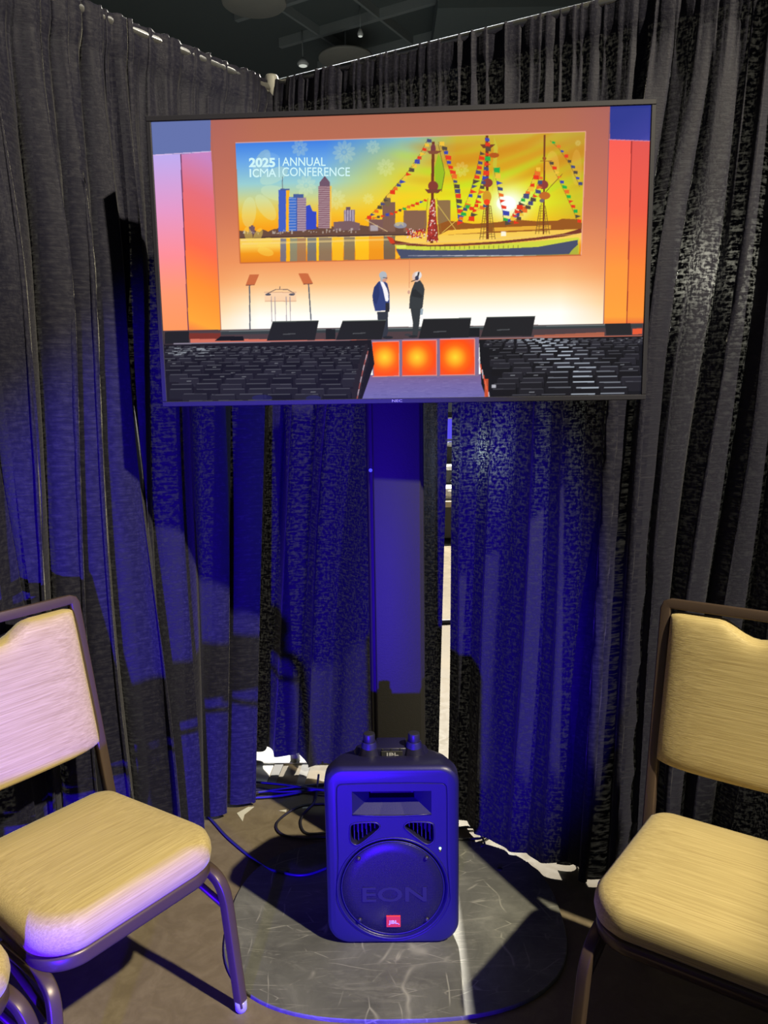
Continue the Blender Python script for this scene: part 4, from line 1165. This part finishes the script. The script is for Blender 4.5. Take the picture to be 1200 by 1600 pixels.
# ------------------------------------------------------------------ cables, tape
def cable(name, pts, r, mat, label, group=None):
    P = [Vector(p) for p in pts]; o0 = P[0].copy(); o0.z = 0
    o = obj(name, tube_bm(spline([p - o0 for p in P], 8), r, 8), mat)
    o.location = o0
    return tag(o, label, 'cable', group)


cable('signal_cable', [(-0.62, 2.42, 0.006), (-0.584, 2.369, 0.006), (-0.511, 2.269, 0.006), (-0.387, 2.133, 0.007), (-0.322, 2.085, 0.016), (-0.263, 2.069, 0.016), (-0.208, 2.089, 0.016), (-0.13, 2.15, 0.016)],
      0.0042, M['cable_blue'], 'long blue lit cable sweeping over the floor from the left drape to the loudspeaker')
cable('power_cable', [(-0.15, 2.47, 0.0055), (-0.205, 2.478, 0.0055), (-0.304, 2.464, 0.006), (-0.362, 2.394, 0.006), (-0.372, 2.338, 0.006), (-0.338, 2.289, 0.006), (-0.264, 2.268, 0.0065), (-0.192, 2.262, 0.014), (-0.12, 2.25, 0.017)],
      0.004, M['cable'], 'black cable in a wide loop on the floor left behind the loudspeaker')
cable('power_cable', [(-0.252, 2.600, 0.05), (-0.255, 2.55, 0.02), (-0.257, 2.479, 0.015), (-0.288, 2.412, 0.0085), (-0.293, 2.354, 0.0055), (-0.266, 2.300, 0.0055), (-0.193, 2.293, 0.0125), (-0.11, 2.30, 0.0145)],
      0.004, M['cable'], 'black cable dropping from behind the drape into a tight curve beside the loop')
cable('coiled_cable', [(0.10, 2.30, 0.008), (0.188, 2.2445, 0.016), (0.282, 2.252, 0.0085), (0.326, 2.28, 0.006), (0.319, 2.305, 0.006), (0.268, 2.318, 0.008), (0.193, 2.305, 0.012), (0.12, 2.33, 0.012)],
      0.0042, M['cable'], 'black cable looped on the bright floor right of the loudspeaker')
cable('cable_tail', [(0.296, 2.262, 0.016), (0.302, 2.238, 0.009), (0.301, 2.211, 0.0145), (0.289, 2.201, 0.0145)],
      0.0032, M['cable'], 'short black cable end hanging off the loop onto the plate edge')
bundle = [((-0.60, 2.60), (-0.46, 2.585), (-0.383, 2.565), (-0.236, 2.600), (-0.1, 2.60)), ((-0.60, 2.545), (-0.496, 2.519), (-0.379, 2.530), (-0.235, 2.573), (-0.1, 2.57)),
          ((-0.60, 2.585), (-0.47, 2.560), (-0.38, 2.545), (-0.24, 2.556), (-0.1, 2.53)), ((-0.60, 2.520), (-0.48, 2.535), (-0.37, 2.560), (-0.24, 2.585), (-0.1, 2.585)),
          ((-0.60, 2.61), (-0.49, 2.600), (-0.38, 2.578), (-0.24, 2.540), (-0.1, 2.515))]
LBL_B = ['dark blue cable lying nearest the drape hem in the floor bundle', 'dark blue cable lying lowest at the front of the floor bundle', 'dark blue cable in the middle of the floor bundle, bending forward at the right', 'dark blue cable rising from front left to rear right across the bundle', 'topmost dark blue cable falling from rear left to front right across the bundle']
for k, L in enumerate(bundle):
    cable('stage_cable', [(x, y, 0.006 + 0.0045 * k) for x, y in L], 0.0048, M['cable_blue'], LBL_B[k], 'cables along the rear hem')


def flat_piece(name, pts, z, th, mat, label, cat, group=None):
    cx = sum(p[0] for p in pts) / len(pts); cy = sum(p[1] for p in pts) / len(pts)
    rings = [[(x - cx, y - cy, zz) for x, y in pts] for zz in (0, th)]
    o = obj(name, loft_bm(rings), mat, None, False); o.location = (cx, cy, z)
    return tag(o, label, cat, group)


flat_piece('tape_piece', [(-0.521, 2.434), (-0.492, 2.382), (-0.493, 2.425), (-0.468, 2.473), (-0.488, 2.473)], 0.0003, 0.0012, M['tape'], 'torn white tape on the floor at the hem of the left drape', 'tape')
flat_piece('tape_piece', [(-0.378, 2.446), (-0.352, 2.436), (-0.352, 2.452)], 0.0003, 0.001, M['tape'], 'tiny white tape scrap on the floor left of the cable loop', 'tape')
flat_piece('tape_piece', [(-0.300, 2.466), (-0.297, 2.457), (-0.272, 2.459), (-0.273, 2.471)], 0.0003, 0.001, M['tape'], 'thin white tape scrap between the two black cable loops', 'tape')
# pale sheet and grey strips added to imitate lit floor and shadows under the hem
flat_piece('lit_floor_sheet', [(-0.56, 2.63), (-0.45, 2.625), (-0.44, 2.78), (-0.57, 2.79)], 0.0003, 0.0012, M['paper'], 'white sheet imitating lit floor under the hem of the rear drape, nearest the corner', 'paper')
flat_piece('shade_strip', [(-0.445, 2.625), (-0.415, 2.622), (-0.40, 2.80), (-0.435, 2.80)], 0.0018, 0.002, M['shade_and_rack_grey'], 'grey card strip imitating a floor shadow under the rear drape, left one of two', 'shade')
flat_piece('shade_strip', [(-0.338, 2.610), (-0.308, 2.612), (-0.295, 2.79), (-0.33, 2.79)], 0.0003, 0.002, M['shade_and_rack_grey'], 'grey card strip imitating a floor shadow under the rear drape, right one of two', 'shade')

# ------------------------------------------------------------------ backstage, seen through the gap
rc = thing('road_case', 'low black road case with a beige lid seen through the drape gap', 'case', (0.68, 7.25, 0))
obj('case_body', box_bm(-0.6, 0.6, -0.35, 0.35, 0.04, 0.33, 0.008, 2), M['case'], rc, False)
obj('case_lid', box_bm(-0.61, 0.61, -0.36, 0.36, 0.33, 0.385, 0.006, 2), M['beige'], rc, False)
for sx in (-0.5, 0.5):
    for sy in (-0.27, 0.27):
        obj('caster', lathe_bm([(0.0, -0.015), (0.03, -0.015), (0.03, 0.015), (0.0, 0.015)], 16, center=(sx, sy, 0.03), axis='y'), M['cable'], rc)
pb = thing('plastic_tub', 'white plastic tub on the beige case lid', 'tub', (0.64, 7.12, 0.385))
obj('tub_body', loft_bm([[(x, y, z) for x, y in rrect(w, d, 0.03, 4)] for w, d, z in ((0.36, 0.26, 0.0), (0.42, 0.30, 0.10))]), M['white_plastic'], pb)
obj('tub_rim', loft_bm([[(x, y, z) for x, y in rrect(w, d, 0.03, 4)] for w, d, z in ((0.44, 0.32, 0.095), (0.44, 0.32, 0.108))]), M['white_plastic'], pb)
eb = thing('equipment_box', 'black equipment box standing behind the white tub', 'box', (0.70, 7.42, 0.385))
obj('box_body', box_bm(-0.28, 0.28, -0.13, 0.13, 0.0, 0.24, 0.006, 2), M['case'], eb, False)
obj('box_handle', tube_bm(spline([Vector(p) for p in ((-0.06, -0.14, 0.14), (-0.05, -0.165, 0.15), (0.05, -0.165, 0.15), (0.06, -0.14, 0.14))], 4), 0.007, 8), M['chrome'], eb)
ps = thing('paper_stack', 'stack of white papers on the black equipment box', 'paper', (0.66, 7.40, 0.625))
for k in range(3):
    o = obj('sheet_block', box_bm(-0.16, 0.16, -0.11, 0.11, 0.0, 0.012), M['paper'], ps, False); o.location = (0, 0, k * 0.012); o.rotation_euler = (0, 0, 0.08 * k)
mb = thing('black_crate', 'black crate with a pale lid edge behind the paper stack', 'crate', (0.72, 7.82, 0))
obj('crate_body', box_bm(-0.3, 0.3, -0.15, 0.15, 0.0, 0.82, 0.006, 2), M['case'], mb, False)
obj('crate_lid', box_bm(-0.31, 0.31, -0.16, 0.16, 0.82, 0.845, 0.004, 2), M['paper'], mb, False)
lp = thing('laptop', 'open laptop with a blue screen on the tall crate, top of the drape gap', 'laptop', (0.68, 7.81, 0.845))
obj('keyboard_base', box_bm(-0.17, 0.17, -0.12, 0.12, 0.0, 0.018, 0.004, 2), M['pipe'], lp)
lid = obj('laptop_lid', box_bm(-0.17, 0.17, 0.10, 0.112, 0.018, 0.25, 0.003, 2), M['white_plastic'], lp)
obj('laptop_screen', box_bm(-0.155, 0.155, 0.0985, 0.0998, 0.034, 0.238), M['blue_screen'], lid, False)
rk = thing('equipment_rack', 'dark equipment rack at the far side of the backstage area', 'rack', (0.9, 8.25, 0))
obj('rack_body', box_bm(-0.5, 0.5, -0.2, 0.2, 0.0, 1.15, 0.006, 2), M['case'], rk, False)
for k in range(5):
    o = obj('rack_unit', box_bm(-0.45, 0.45, -0.212, -0.2, 0.10 + 0.2 * k, 0.26 + 0.2 * k, 0.004, 1), M['shade_and_rack_grey'], rk, False)
cable('floor_cable', [(0.0, 4.55, 0.014), (0.3, 4.50, 0.014), (0.6, 4.52, 0.014), (1.0, 4.45, 0.014)], 0.014, M['cable'], 'thick black cable crossing the bright floor behind the drape gap')
